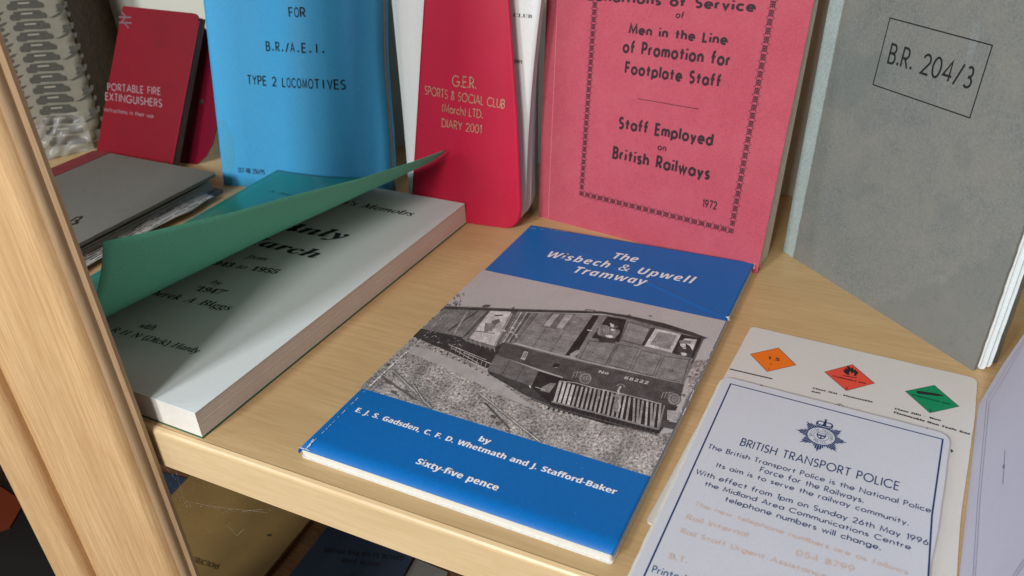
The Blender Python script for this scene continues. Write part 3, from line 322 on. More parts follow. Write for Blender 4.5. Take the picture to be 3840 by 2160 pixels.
STROKE = {
'A':(.8,'0,0 .4,1 .8,0|.13,.32 .67,.32'),'B':(.5,'.25,.53 @.25,.765,.2,.235,-90,90 0,1 0,0 .26,0 @.26,.265,.24,.265,-90,90 0,.53'),
'C':(.86,'@.5,.5,.5,.5,42,318'),'D':(.74,'0,0 0,1 .24,1 @.24,.5,.5,.5,90,-90 0,0'),'E':(.46,'.46,1 0,1 0,0 .46,0|0,.52 .42,.52'),
'F':(.46,'.46,1 0,1 0,0|0,.52 .42,.52'),'G':(.98,'@.5,.5,.5,.5,42,352 .55,.46'),'H':(.66,'0,0 0,1|.66,0 .66,1|0,.52 .66,.52'),
'I':(0,'0,0 0,1'),'J':(.3,'.3,1 .3,.2 @.1,.2,.2,.2,0,-110'),'K':(.56,'0,0 0,1|.52,1 .02,.5 .56,0'),'L':(.42,'0,1 0,0 .42,0'),
'M':(.9,'0,0 .1,1 .45,.12 .8,1 .9,0'),'N':(.72,'0,0 0,1 .72,0 .72,1'),'O':(1,'@.5,.5,.5,.5,0,360'),
'P':(.48,'0,0 0,1 .24,1 @.24,.73,.24,.27,90,-90 0,.46'),'Q':(1,'@.5,.5,.5,.5,0,360|.6,.35 .95,-.02'),
'R':(.52,'0,0 0,1 .24,1 @.24,.73,.24,.27,90,-90 0,.46|.22,.46 .52,0'),'S':(.5,'@.25,.75,.22,.25,35,270 @.25,.25,.24,.25,90,-140'),
'T':(.56,'0,1 .56,1|.28,1 .28,0'),'U':(.62,'0,1 0,.31 @.31,.31,.31,.31,180,360 .62,1'),'V':(.72,'0,1 .36,0 .72,1'),
'W':(1.1,'0,1 .28,0 .55,.95 .82,0 1.1,1'),'X':(.64,'0,0 .62,1|.02,1 .64,0'),'Y':(.66,'0,1 .33,.48 .66,1|.33,.48 .33,0'),'Z':(.6,'0,1 .58,1 0,0 .6,0'),
'a':(.6,'@.3,.31,.3,.31,0,360|.6,0 .6,.62'),'b':(.6,'@.3,.31,.3,.31,0,360|0,0 0,1.02'),'c':(.52,'@.31,.31,.31,.31,45,315'),
'd':(.6,'@.3,.31,.3,.31,0,360|.6,0 .6,1.02'),'e':(.6,'0.01,.31 .6,.31 @.3,.31,.3,.31,0,315'),'f':(.34,'.12,0 .12,.8 @.32,.8,.2,.22,180,80|-.07,.57 .36,.57'),
'g':(.6,'@.3,.31,.3,.31,0,360|.6,.62 .6,0 @.3,0,.3,.28,0,-150'),'h':(.5,'0,0 0,1.02|0,.34 @.25,.36,.25,.26,180,0 .5,0'),
'i':(.04,'.02,0 .02,.60|.02,.84 .02,1.0'),'j':(.1,'.1,.62 .1,-.1 @-.05,-.1,.15,.18,0,-90'),'k':(.44,'0,0 0,1.02|.4,.62 .02,.3 .44,0'),
'l':(0,'0,0 0,1.02'),'m':(.82,'0,0 0,.62|0,.38 @.205,.4,.205,.22,180,0 .41,0|.41,.38 @.615,.4,.205,.22,180,0 .82,0'),
'n':(.5,'0,0 0,.62|0,.34 @.25,.36,.25,.26,180,0 .5,0'),'o':(.62,'@.31,.31,.31,.31,0,360'),'p':(.6,'@.3,.31,.3,.31,0,360|0,-.28 0,.62'),
'q':(.6,'@.3,.31,.3,.31,0,360|.6,-.28 .6,.62'),'r':(.28,'0,0 0,.62|0,.38 @.22,.38,.22,.22,180,75'),
's':(.36,'@.18,.46,.15,.155,25,270 @.18,.15,.18,.155,90,-150'),'t':(.36,'.18,0 .18,.9|-.03,.57 .40,.57'),'u':(.5,'0,.62 0,.26 @.25,.26,.25,.26,180,360|.5,0 .5,.62'),
'v':(.5,'0,.62 .25,0 .5,.62'),'w':(.8,'0,.62 .2,0 .4,.58 .6,0 .8,.62'),'x':(.46,'0,0 .44,.62|.02,.62 .46,0'),'y':(.5,'0,.62 .26,0|.5,.62 .12,-.28'),'z':(.44,'0,.6 .42,.6 0,0 .44,0'),
'0':(.58,'@.29,.5,.29,.5,0,360'),'1':(.2,'0,.86 .2,1 .2,0'),'2':(.54,'@.27,.72,.26,.27,170,-35 0,0 .56,0'),
'3':(.5,'@.24,.75,.2,.245,140,-90 @.24,.255,.25,.255,90,-140'),'4':(.6,'.46,0 .46,1 0,.26 .62,.26'),'5':(.54,'.5,1 .14,1 .08,.56 @.25,.32,.27,.31,120,-140'),
'6':(.56,'.42,1 .05,.44 @.28,.29,.27,.29,150,-210'),'7':(.52,'0,1 .54,1 .14,0'),'8':(.52,'@.26,.76,.2,.235,-90,270 @.26,.265,.25,.265,90,450'),
'9':(.56,'.14,0 .51,.56 @.28,.71,.27,.29,-30,330'),'.':(0,'-.02,.0 .02,0 .02,.04 -.02,.04 -.02,0'),',':(0,'.02,.04 -.05,-.16'),'-':(.3,'0,.36 .3,.36'),'/':(.44,'0,-.06 .44,1.04'),
'&':(.66,'.66,0 .16,.68 @.31,.8,.17,.19,215,-35 .1,.42 @.26,.22,.24,.22,140,330 .62,.42'),'(':(.2,'@.42,.45,.42,.62,130,230'),')':(.2,'@-.22,.45,.42,.62,50,-50'),' ':(.26,''),"'":(0,'0,.8 0,1')}
def arcpts(s):
    out = []
    for tok in s.split():
        if tok[0] == '@':
            cx, cy, rx, ry, a0, a1 = map(float, tok[1:].split(',')); n = max(3, int(abs(a1-a0)/18))
            out += [(cx+rx*math.cos(math.radians(a0+(a1-a0)*i/n)), cy+ry*math.sin(math.radians(a0+(a1-a0)*i/n))) for i in range(n+1)]
        else: out.append(tuple(map(float, tok.split(','))))
    r = [out[0]]
    for p in out[1:]:
        if abs(p[0]-r[-1][0])+abs(p[1]-r[-1][1]) > 1e-4: r.append(p)
    return r
def ribbon(pts, wd, ext=0.):                    # polyline -> list of quads with mitred joints
    closed = abs(pts[0][0]-pts[-1][0]) + abs(pts[0][1]-pts[-1][1]) < 1e-3 and len(pts) > 3
    if closed: pts = pts[:-1]
    n = len(pts); L = []; R = []
    for i in range(n):
        a = pts[(i-1) % n] if (closed or i) else None; b = pts[i]; c = pts[(i+1) % n] if (closed or i < n-1) else None
        def nrm(p, q): d = math.hypot(q[0]-p[0], q[1]-p[1]) or 1; return (-(q[1]-p[1])/d, (q[0]-p[0])/d)
        if a is None: m = nrm(b, c); k = 1
        elif c is None: m = nrm(a, b); k = 1
        else:
            n1, n2 = nrm(a, b), nrm(b, c); m = (n1[0]+n2[0], n1[1]+n2[1]); l = math.hypot(*m) or 1; m = (m[0]/l, m[1]/l)
            k = min(2.2, 1/max(.3, m[0]*n1[0]+m[1]*n1[1]))
        L.append((b[0]+m[0]*wd/2*k, b[1]+m[1]*wd/2*k)); R.append((b[0]-m[0]*wd/2*k, b[1]-m[1]*wd/2*k))
    return [[R[i], R[(i+1) % n], L[(i+1) % n], L[i]] for i in range(n if closed else n-1)]
def glyph_polys(style, ch, wt):
    """-> advance (cap height = 1), polygons"""
    if style in GL:
        g = GL[style].get(ch)
        if g is None: return (.36, [])
        if g[2] is None:
            tri = []; flat = [p for l in g[1] for p in l]
            for t3 in tessellate_polygon([[Vector((x, y, 0)) for x, y in l] for l in g[1]]): tri.append([flat[i] for i in t3])
            g[2] = [[(x/.714, y/.714) for x, y in t3] for t3 in tri]
            if style == 'T' and ch == '&': g[2] = [[(x+y*.2, y) for x, y in t3] for t3 in g[2]]
        return g[0]/.714, g[2]
    wv, d = STROKE.get(ch, (.3, ''))
    if ch == '.': wv = .06
    polys = []
    if d:
        for pth in d.split('|'): polys += ribbon(arcpts(pth), wt)
    if ch == '.': h = max(.07, wt*.62); polys = [[(.03-h,0),(.03+h,0),(.03+h,2*h),(.03-h,2*h)]]
    return wv, polys
def text(mb, pl, s, style, p0, p1, top, wt=.12, gap=None, h=.15, mono=None, slant=0, uv=False, bold=0, tall=1.):
    """lettering between two base-line points of the photograph; top is a point level with the capitals"""
    a = Vector(p0 if uv else pl.hit(*p0)); b = Vector(p1 if uv else pl.hit(*p1)); c = None if isinstance(top, (int, float)) else Vector(top if uv else pl.hit(*top))
    d = (b-a); L = d.length; d.normalize(); nn = Vector((-d.y, d.x)); cap = tall*(top if c is None else (c-a).dot(nn))
    items = []; x = 0; first = True
    for ch in s:
        adv, polys = glyph_polys(style, ch, wt)
        if style in GL:
            if ch == ' ': adv = .36
            items.append((x, polys, 1, .0))
            for q_, sh in enumerate((bold, -bold) if bold else ()): items.append((x + sh, polys, 1, .03 - .015*q_))
            x += adv + (gap or 0)
        elif mono:
            k = (.52/adv if adv > .52 else 1); items.append((x + (.52-adv*k)/2, polys, k, None)); x += .52 + mono
        else:
            g = gap if gap is not None else .17 + wt*.75
            items.append((x + wt/2, polys, 1, None)); x += adv + g + (wt*.3 if ch == ' ' else 0)
    if style not in GL: x -= (mono or (gap if gap is not None else .17 + wt*.75))
    k = L / x
    for (x0, polys, kk, zl) in items:
        z = zl if zl is not None else 0
        for q in polys:
            vs = []; z += .0035 if zl is None else 0
            for (gx, gy) in q:
                X = (x0 + gx*kk + gy*slant)*k; Y = gy*cap; w2 = a + d*X + nn*Y; vs.append(pl.P(w2.x, w2.y, h + z))
            mb.add(vs, [tuple(range(len(vs)))])
    return mb
def polyp(mb, pl, pts, h):                      # filled outline given in face coordinates
    v = [pl.P(u, w_, h) for u, w_ in pts]
    mb.add(v, [t for t in tessellate_polygon([[Vector((u, w_, 0)) for u, w_ in pts]])])
def linep(mb, pl, pts, wd, h):
    for q in ribbon(pts, wd): mb.add([pl.P(u, w_, h) for u, w_ in q], [tuple(range(len(q)))])
def slab(mb, pl, pts, h0, h1):                  # flat plate with an arbitrary outline
    n = len(pts); v = [pl.P(u, w_, h0) for u, w_ in pts] + [pl.P(u, w_, h1) for u, w_ in pts]
    tr = tessellate_polygon([[Vector((u, w_, 0)) for u, w_ in pts]])
    ar = sum(pts[i][0]*pts[(i+1) % n][1]-pts[(i+1) % n][0]*pts[i][1] for i in range(n))
    f = []
    for t3 in tr:
        a, b, c = [pts[i] for i in t3]; s_ = (b[0]-a[0])*(c[1]-a[1])-(b[1]-a[1])*(c[0]-a[0])
        t3 = tuple(t3) if s_ > 0 else tuple(reversed(t3)); f += [tuple(i+n for i in t3), tuple(reversed(t3))]
    for i in range(n):
        j = (i+1) % n; q = (i, j, n+j, n+i); f.append(q if ar > 0 else tuple(reversed(q)))
    mb.add(v, f); return mb
def rounded(pts, r, jag=0, step=None):          # round the corners of an outline; r per corner
    out = []; n = len(pts)
    for i in range(n):
        a, b, c = Vector(pts[i-1]), Vector(pts[i]), Vector(pts[(i+1) % n]); rr = r[i] if isinstance(r, (list, tuple)) else r
        if rr <= 0: out.append(tuple(b)); continue
        p = b + (a-b).normalized()*rr; q = b + (c-b).normalized()*rr
        for k in range(6):
            t = k/5; out.append(tuple(p*(1-t)**2 + b*2*t*(1-t) + q*t*t))
    if jag:                                     # edges worn a little out of true
        res = []; m = len(out)
        for i in range(m):
            a, b = Vector(out[i]), Vector(out[(i+1) % m]); L = (b-a).length; k = max(1, int(L/(step or 4)))
            nn = Vector((-(b-a).y, (b-a).x)).normalized() if L else Vector((0, 0))
            for j in range(k): q = a + (b-a)*(j/k) + (nn*rnd.uniform(-jag, jag) if j else nn*0); res.append(tuple(q))
        out = res
    return out
def leaves(mb, pl, quad, h0, h1, n, j=.25, gap=.12):    # a block of paper built of n separate gatherings
    for i in range(n):
        a = h0 + (h1-h0)*i/n; b = h0 + (h1-h0)*(i+1)/n - gap; du = rnd.uniform(-j, j); dv = rnd.uniform(-j, j)
        (x0,y0),(x1,y1),(x2,y2),(x3,y3) = quad
        slab(mb, pl, [(x0,y0+dv),(x1+du,y1+dv),(x2+du,y2-dv),(x3,y3-dv)], a, b)
    return mb

# ============================================================ setting and cabinet
beech = wood('beech_shelf', (.53,.355,.165), (.61,.43,.22), 0, .42, .8, (.50,.32,.15), .1)
beech_edge = wood('beech_edge', (.66,.47,.25), (.72,.53,.30), 0, .4, .7, (.60,.40,.20), .1)
ash = wood('door_wood', (.54,.32,.145), (.69,.455,.235), 2, .45, 1.5, (.44,.23,.09), .08)
bead_wood = wood('bead_wood', (.36,.23,.125), (.44,.29,.16), 2, .5, 1., (.27,.16,.08), .05)
shaded_wood = wood('shaded_wood', (.028,.017,.009), (.045,.027,.014), 2, .5)  # left side panel: its shade is put into the near-black brown
low_wood = wood('lower_wood', (.10,.042,.018), (.135,.06,.026), 0, .35)  # wood coloured darker to stand in for the shade below
cream = paper('cream_board', (.62,.63,.55), .8, .03, (.52,.53,.46), .3, 6)

fl = MB(); fl.box(-2500, 1500, -1800, 1400, -760, -750)
m_floor = paper('dark_floor', (.045,.03,.02), .7, .2)
me = bpy.data.meshes.new('floor'); me.from_pydata([(x*S, y*S, z*S) for x, y, z in fl.v], [], fl.f); me.materials.append(m_floor)
o = bpy.data.objects.new('floor', me); COL.objects.link(o); o['kind'] = 'structure'

fl = MB(); fl.box(-2500, 1500, 600, 610, -750, 1500)
me = bpy.data.meshes.new('wall'); me.from_pydata([(x*S, y*S, z*S) for x, y, z in fl.v], [], fl.f); me.materials.append(paper('room_wall', (.30,.28,.25), .9, .04, (.26,.245,.22), .4, 3))
o = bpy.data.objects.new('wall', me); COL.objects.link(o); o['kind'] = 'structure'

YF, YB, XL, XR = 175.0, 520.0, -663.0, 112.0
cab = thing('display_cabinet', (-276, 350, -750), 'light wooden glazed-front display cabinet whose shelf carries all the books', 'display cabinet')
m = MB(); m.box(XL, XR, YF+3, YB, -21, 0); shelf = part('shelf', m, beech, cab, label='pale birch veneered upper shelf the books lie on')
# solid lipping along the front: rounded top arris, hair-line joint behind it
prof = [(YF, -21.6), (YF, -1.9), (YF+.25, -.9), (YF+1.0, -.15), (YF+2.6, .35), (YF+2.9, .0), (YF+2.9, -21.6)]
m = MB(); m.extrude(prof, lambda y, z: (XL, y, z), lambda y, z: (XR, y, z)); part('edge_lipping', m, beech_edge, shelf)
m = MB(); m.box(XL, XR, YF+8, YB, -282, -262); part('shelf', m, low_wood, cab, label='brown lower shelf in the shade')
m = MB(); m.box(XL-18, XR+18, YB, YB+8, -750, 700); part('back_panel', m, cream, cab, label='pale cream back panel')
m = MB(); m.box(XL-18, XL, YF-2, YB, -750, 700); part('side_panel', m, shaded_wood, cab)
m = MB(); m.box(XR, XR+18, YF-2, YB, -750, 700); part('side_panel', m, beech, cab)
m = MB(); m.box(XL-18, XR+18, YF, YB, 460, 478); part('top_panel', m, beech, cab)
# meeting stiles of the two doors
Z0, Z1 = -740, 455
def arcp(cx, cy, r, a0, a1, n=6): return [(cx+r*math.cos(math.radians(a0+(a1-a0)*i/n)), cy+r*math.sin(math.radians(a0+(a1-a0)*i/n))) for i in range(n+1)]
pr = [(-347.6, 163.3), (-347.2, 163.0)] + arcp(-289.6, 169.3, 6.3, -90, -18, 10) + [(-283.9, 167.8), (-288.5, 168.2), (-289.5, 172.6), (-347.4, 172.6)]
d2 = thing('cabinet_door', (-277, 168, -740), 'pale wooden stile of the right cabinet door with a narrow bead inside it', 'cabinet door', 'meeting cabinet doors')
m = MB(); m.extrude(pr, lambda x, y: (x, y, Z0), lambda x, y: (x, y, Z1)); part('stile', m, ash, d2, True)
bd = [(-289.2, 169.2), (-286.0, 168.9)] + arcp(-282.6, 169.1, 2.5, -150, 0, 9) + [(-280.0, 170.2), (-278.6, 170.4), (-277.3, 170.9), (-277.0, 172.5), (-287.0, 172.6)]
m = MB(); m.extrude(bd, lambda x, y: (x, y, Z0), lambda x, y: (x, y, Z1)); part('bead', m, bead_wood, d2, True)
for oo in bpy.data.objects:
    if oo.name in ('stile', 'bead'): oo.data.set_sharp_from_angle(angle=math.radians(30))
d1 = thing('cabinet_door', (-403, 168, -740), 'pale wooden stile of the left cabinet door running down the left edge of the view', 'cabinet door', 'meeting cabinet doors')
pl_ = arcp(-379.6, 172.0, 5.3, -90, 0, 10) + [(-374.2, 173.0), (-350, 173.0), (-350, 174.6), (-406.0, 174.6)] + arcp(-404.8, 167.9, 1.2, 180, 270, 4)
m = MB(); m.extrude(pl_, lambda x, y: (x, y, Z0), lambda x, y: (x, y, Z1)); so = part('stile', m, ash, d1, True); so.data.set_sharp_from_angle(angle=math.radians(38))

# ============================================================ books standing at the back
GS = 'books and booklets standing at the back of the shelf'; GLY = 'books and cards lying on the shelf'
black = ink('print_black', (.018,.018,.02)); pink_ink = ink('print_on_pink', (.035,.016,.022))
cream_page = paper('page_cream', (.70,.66,.56), .8, .03, (.6,.54,.42), .3, 30)
white_page = paper('page_white', (.80,.81,.80), .75, .02, relief=.05)

# ---- pink staff book
A, B = (-203.0, 434.5, 0), (-55.0, 406.9, 0)
pk = standing(A, B, .165); H = 222
t = thing('conditions_of_service_book', (-130, 421, 0), 'large pink paper-covered book with black flower border, standing behind the blue booklet', 'book', GS)
quad = [(0, 0), (148, 0), (154.5, H), (-6, H)]
m = MB(); slab(m, pk, rounded(quad, [1, .6, 0, 0], .14, 3), -.5, 0)
pinkm = paper('pink_card', (.43,.070,.105), .8, .08, (.50,.11,.145), .45, 38, .25, .5, scratch=(.54,.17,.20))
cv = part('front_cover', m, pinkm, t)
def splay(mb, pl, quad, hs, th):                # one gathering whose four corners stand at different depths
    v = [pl.P(u, w_, h_) for (u, w_), h_ in zip(quad, hs)] + [pl.P(u, w_, h_-th) for (u, w_), h_ in zip(quad, hs)]
    mb.add(v, [(0,1,2,3), (7,6,5,4), (1,0,4,5), (2,1,5,6), (3,2,6,7), (0,3,7,4)])
m = MB(); ng = 12
for i in range(ng):
    f = i/(ng-1); du = rnd.uniform(-.5, .5) - 2.2*f*f
    splay(m, pk, [(1, .8), (146.2+du, 1.0+rnd.uniform(0, .8)+2.5*f), (152.6+du*.5, H-1), (-5, H-1)], [-.6-11.5*f, -1.0-24*f**.9, -.8-12.5*f, -.7-11.5*f], .75+.5*rnd.random())
part('page_block', m, cream_page, t)
m = MB(); splay(m, pk, [(0, 0), (144, 1), (151, H), (-6, H)], [-13.4, -27.2, -14.2, -13.4], .5); part('back_cover', m, pinkm, t)
m = MB(); slab(m, pk, [(-1.0, 0), (-.1, 0), (-6.1, H), (-7.0, H)], -14.2, -.05); part('spine', m, pinkm, t)
m = MB(); 
for k in (6.6,): linep(m, pk, [(k, 1), (k-5.5, H-1)], .35, .05)
part('hinge_crease', m, paper('crease_pink', (.66,.20,.23), .8), t)
# border of little flowers, read from its four corner positions
c0, c1, c2, c3 = pk.hit(2180, 725), pk.hit(2742, 865), pk.hit(2900, 8), pk.hit(2231, 12)
def flower(mb, pl, c, r, ang):
    for k in range(8):
        a = ang + k*math.pi/4; L = r*(.78 if k % 2 else .62); w0 = r*.13
        ux, uy = math.cos(a), math.sin(a)
        polyp(mb, pl, [(c[0]+ux*r*.1, c[1]+uy*r*.1), (c[0]+ux*L*.62-uy*w0, c[1]+uy*L*.62+ux*w0), (c[0]+ux*L, c[1]+uy*L), (c[0]+ux*L*.62+uy*w0, c[1]+uy*L*.62-ux*w0)], .12+.004*k)
    polyp(mb, pl, [(c[0]+r*.16*math.cos(i), c[1]+r*.16*math.sin(i)) for i in (0, 1.05, 2.1, 3.14, 4.2, 5.25)], .17)
def border(mb, pl, a, b, n, r, last=True):
    a = Vector(a); b = Vector(b); d = (b-a)/n; dd = d.normalized(); nn = Vector((-dd.y, dd.x)); ang = math.atan2(dd.y, dd.x)
    for i in range(n + (1 if last else 0)):
        c = a + d*i; flower(mb, pl, c, r, ang)
        if i < n:
            for sg in (1, -1):                  # dotted lozenge between two flowers
                p0 = c + nn*(-.30*r*sg) + d*.28; p1 = c + d*.5 + nn*(1.05*r*sg*.8); p2 = c + d*.72 - nn*(.30*r*sg) + d*.0
                for u0, u1 in ((p0, p1), (p1, p2 if False else c + d*.78 + nn*(-.05*r*sg))):
                    for k in range(4):
                        q0 = u0 + (u1-u0)*(k+.15)/4; q1 = u0 + (u1-u0)*(k+.8)/4; linep(mb, pl, [tuple(q0), tuple(q1)], .26, .1)
def lerp2(a, b, k): return (a[0]+(b[0]-a[0])*k, a[1]+(b[1]-a[1])*k)
m = MB(); rr = 2.9
border(m, pk, c0, c1, 22, rr)
kk = (H-3-c1[1])/(c2[1]-c1[1]); nv = int(30*kk*.86)
e1 = lerp2(c1, c2, kk); e0 = lerp2(c0, c3, kk)
d_ = Vector(e1)-Vector(c1); border(m, pk, tuple(Vector(c1)+d_/46*1), e1, 45, rr)
d_ = Vector(e0)-Vector(c0); border(m, pk, tuple(Vector(c0)+d_/46*1), e0, 45, rr)
part('border_ornament', m, pink_ink, t)
m = MB()
text(m, pk, 'Conditions of Service', 'F', (2190, -3), (2822, 41), (2826, 6), .255, gap=.37, h=.15)
text(m, pk, 'of', 'F', (2533, 65), (2560, 69), (2563, 46), .20)
text(m, pk, 'Men in the Line', 'F', (2357, 123), (2719, 165), (2725, 131), .255, gap=.37)
text(m, pk, 'of Promotion for', 'F', (2334, 193), (2729, 245), (2742, 202), .255, gap=.37)
text(m, pk, 'Footplate Staff', 'F', (2342, 272), (2694, 324), (2703, 283), .255, gap=.37)
text(m, pk, 'Staff Employed', 'F', (2318, 478), (2664, 543), (2671, 503), .255, gap=.37)
text(m, pk, 'on', 'F', (2465, 560), (2494, 566), (2497, 543), .20)
text(m, pk, 'British Railways', 'F', (2296, 590), (2652, 669), (2659, 628), .255, gap=.37)
text(m, pk, '1972', 'F', (2633, 775), (2684, 784), (2688, 757), .20)
part('title_lettering', m, pink_ink, t)
m = MB(); linep(m, pk, [pk.hit(2392, 370), pk.hit(2620, 409)], .35, .12); part('rule_line', m, pink_ink, t)

# ---- grey B.R. 204/3 book
A, B = (-47.0, 437.3, 0), (49.0, 352.0, 0)
gp = standing(A, B, .07)
gt = thing('grey_rule_book', (0, 396, 0), 'worn grey board-covered book with a boxed black number, standing turned at the right', 'book', GS)
greym = paper('grey_board', (.17,.18,.168), .82, .12, (.235,.218,.19), .95, 13, .3, .6, scratch=(.30,.30,.28), dark=(.085,.085,.075), tide=(.115,.135,.13))
Hg = 214
m = MB(); slab(m, gp, rounded([(6.2, 0), (129, -.4), (128.2, Hg), (6, Hg)], [0, 2.2, 0, 0], .16, 3.2), -1.6, 0); part('front_cover', m, greym, gt)
m = MB(); slab(m, gp, rounded([(-2.2, .2), (6.1, .1), (5.4, Hg), (-4.5, Hg)], [1, 0, 0, 0], .2, 3), -1.7, .25)
slab(m, gp, [(-2.9, .3), (-2.2, .3), (-4.6, Hg), (-5.2, Hg)], -13, -.2)
part('spine_cloth', m, paper('spine_cloth', (.36,.43,.42), .85, .12, (.26,.30,.29), .5, 60, .3, .8), gt, label='pale blue-grey cloth spine strip')
bluepage = paper('page_bluish', (.70,.75,.77), .75, .03, (.55,.55,.50), .35, 45)
m = MB(); leaves(m, gp, [(-1, 1), (126.5, 1), (126.5, Hg-2), (-2.5, Hg-2)], -12.5, -5.2, 5, .8, .3); part('page_block', m, cream_page, gt)
for k, (ext, h0, v0) in enumerate([(129.6, -2.3, 1.0), (131.4, -3.6, .6), (132.6, -4.9, 2.2)]):
    m = MB(); slab(m, gp, rounded([(3, v0), (ext, v0), (ext-.6, Hg-2), (3, Hg-2)], [0, 3, 0, 0], .18, 7), h0-.35, h0)
    part('leaf', m, bluepage if k else white_page, gt)
m = MB(); slab(m, gp, rounded([(3, .4), (129, .4), (128.6, Hg), (3, Hg)], [0, 1.5, 0, 0], .15, 4), -14.4, -13); part('back_cover', m, greym, gt)
m = MB(); fr = [gp.hit(*p) for p in ((3338, 67), (3722, 170), (3637, 442), (3274, 317))]
linep(m, gp, fr + [fr[0]], .55, .1); part('number_box', m, black, gt)
m = MB(); text(m, gp, 'B.R. 204/3', 'F', (3327, 233), (3633, 330), (3646, 252), .125, gap=.25, h=.12); part('number_lettering', m, black, gt)
m = MB()
polyp(m, gp, [gp.hit(*p) for p in ((3655,75),(3680,82),(3672,140),(3640,250),(3620,250),(3632,170))], .06)
part('scuff_mark', m, paper('scuff', (.20,.215,.205), .85, .1, (.17,.18,.17), .9, 90), gt)

# ---- blue locomotive booklet
def bulge(u, v): x = max(0., min(1., u/131)); return 8.5*math.exp(-((x-.56)/.17)**2)*(.55+.45*v/200) - 2.0*math.exp(-((x-.80)/.07)**2) + 1.5*math.sin(x*3.1)
BA = Vector((-450, 406, 0)); ub = Vector((math.cos(.2), math.sin(.2), 0))
bp = standing(BA, BA + ub*130, .22, bulge)
bt_ = thing('blue_locomotive_booklet', (-388, 418, 0), 'tall sky-blue booklet with typewritten title, standing behind the green-covered book', 'booklet', GS)
bluem = paper('sky_blue_cover', (.06,.42,.78), .55, .06, (.07,.46,.80), .5, 20, .35, .2, scratch=(.14,.46,.70), coat=.12)
Hb = 215
def uedge(v): return 131 + 1.0*math.sin(v*.05)
U = frange(0, 1, 60); V = frange(0, Hb, 24)
m = MB(); m.sheet(lambda u, v, h: bp.P((uedge(v)+3)*u - 3*(1-v/Hb)*0 - 1 + (v*.0), v, h - (0 if u < .965 else ((u-.965)/.035)**2*3.5)), U, V, .5); part('front_cover', m, bluem, bt_, True)
m = MB(); m.sheet(lambda u, v, h: bp.P((uedge(v)+2.2)*u, v+1, h-2.0 - (0 if u < .965 else ((u-.965)/.035)**2*2.5)), frange(0, 1, 60), frange(0, Hb-3, 12), .5)
m.sheet(lambda u, v, h: bp.P((uedge(v)+3.0)*u, v+1, h-3.6 - (0 if u < .965 else ((u-.965)/.035)**2*1.5)), frange(0, 1, 60), frange(0, Hb-3, 12), .7)
part('page_block', m, paper('page_brown', (.42,.33,.25), .8, .05), bt_, True)
m = MB(); m.sheet(lambda u, v, h: bp.P((uedge(v)+5.2)*u - 1, v, h-6.4), frange(0, 1, 60), frange(0, Hb, 24), .6); part('back_cover', m, bluem, bt_, True)
blackb = ink('print_on_blue', (.015,.022,.035))
m = MB()
text(m, bp, 'FOR', 'F', (1085, 63), (1145, 63), (1145, 29), .17, mono=.22)
text(m, bp, 'B.R./A.E.I.', 'F', (1000, 189), (1222, 199), (1222, 166), .17, mono=.22)
text(m, bp, 'TYPE 2 LOCOMOTIVES', 'F', (930, 315), (1296, 334), (1296, 301), .17, mono=.22)
part('title_lettering', m, blackb, bt_)
m = MB(); text(m, bp, 'DOT-RB 250/95', 'F', (895, 645), (993, 654), (993, 638), .16, mono=.15); part('imprint_lettering', m, blackb, bt_)
m = MB(); polyp(m, bp, [bp.hit(*p) for p in ((822,448),(845,452),(872,520),(880,600),(868,652),(843,640),(836,560))], .08)
part('stain_mark', m, paper('blue_stain', (.085,.39,.62), .6, .08, (.06,.42,.76), .7, 60), bt_)

# ---- red fire extinguisher pad book
ur = Vector((math.cos(.1), math.sin(.1), 0))
rp = standing(Vector((-560, 404, 0)), Vector((-560, 404, 0)) + ur*50, .35)
rt = thing('fire_extinguisher_book', (-545, 415, 0), 'small dark red plastic-covered book titled about portable fire extinguishers, propped on its open flap', 'book', GS)
redm = paper('dark_red_plastic', (.19,.001,.010), .45, .04, (.14,.001,.008), .5, 30, .3, .05, dark=(.10,.002,.006))
q = [rp.hit(*p) for p in ((357, 567), (651, 616), (748, 52), (460, 22))]
q[0] = (q[0][0]-2, 0); q[1] = (q[1][0]-3.5, 0)
m = MB(); slab(m, rp, rounded(q, [2, 2, 6, 1]), -1.2, 0); part('front_cover', m, redm, rt)
rim = ink('red_rim', (.28,.012,.03), .35); m = MB()
a_, b_ = Vector(q[1]), Vector(q[2])-Vector((.2, 5)); linep(m, rp, [tuple(a_+(b_-a_)*.02), tuple(b_)], 1.0, .25); part('welded_edge', m, rim, rt)
m = MB(); leaves(m, rp, [(q[0][0]+1, 1), (q[1][0]-.5, 1), (q[2][0]-1.5, q[2][1]-3), (q[3][0]+1, q[3][1]-2)], -8.5, -1.3, 6, .3, .25); part('page_block', m, paper('page_grey', (.26,.25,.27), .6, .05), rt)
# flap: hinged along the top of the back, standing further back on the shelf
fl_pts = [(752, 90), (778, 118), (800, 200), (812, 300), (817, 390), (812, 470), (798, 540), (770, 590), (738, 618), (712, 628), (655, 628), (700, 90)]
fo = rp.P(q[1][0], 0, -10); flp = standing(Vector((fo.x-40, fo.y+9, 0)), Vector((fo.x+20, fo.y+15, 0)), .30)
m = MB(); slab(m, flp, [flp.hit(*p) for p in fl_pts], -1.0, 0)
flapm = paper('red_flap', (.16,.004,.02), .22, .05, spec=.6)
fp = part('flap', m, flapm, rt)
su, sv = flp.hit(757, 381); m = MB()
for r0, h_ in ((2.2, .5), (1.3, 1.1)): slab(m, flp, [(su+r0*math.cos(i*.52), sv+r0*math.sin(i*.52)) for i in range(12)], 0, h_)
part('press_stud', m, ink('stud_metal', (.5,.48,.48), .25, 1), fp)
whitei = ink('faded_white_print', (.29,.18,.20), .5, 0, .5)
m = MB()
text(m, rp, 'PORTABLE FIRE', 'F', (403, 337), (600, 355), (602, 330), .17)
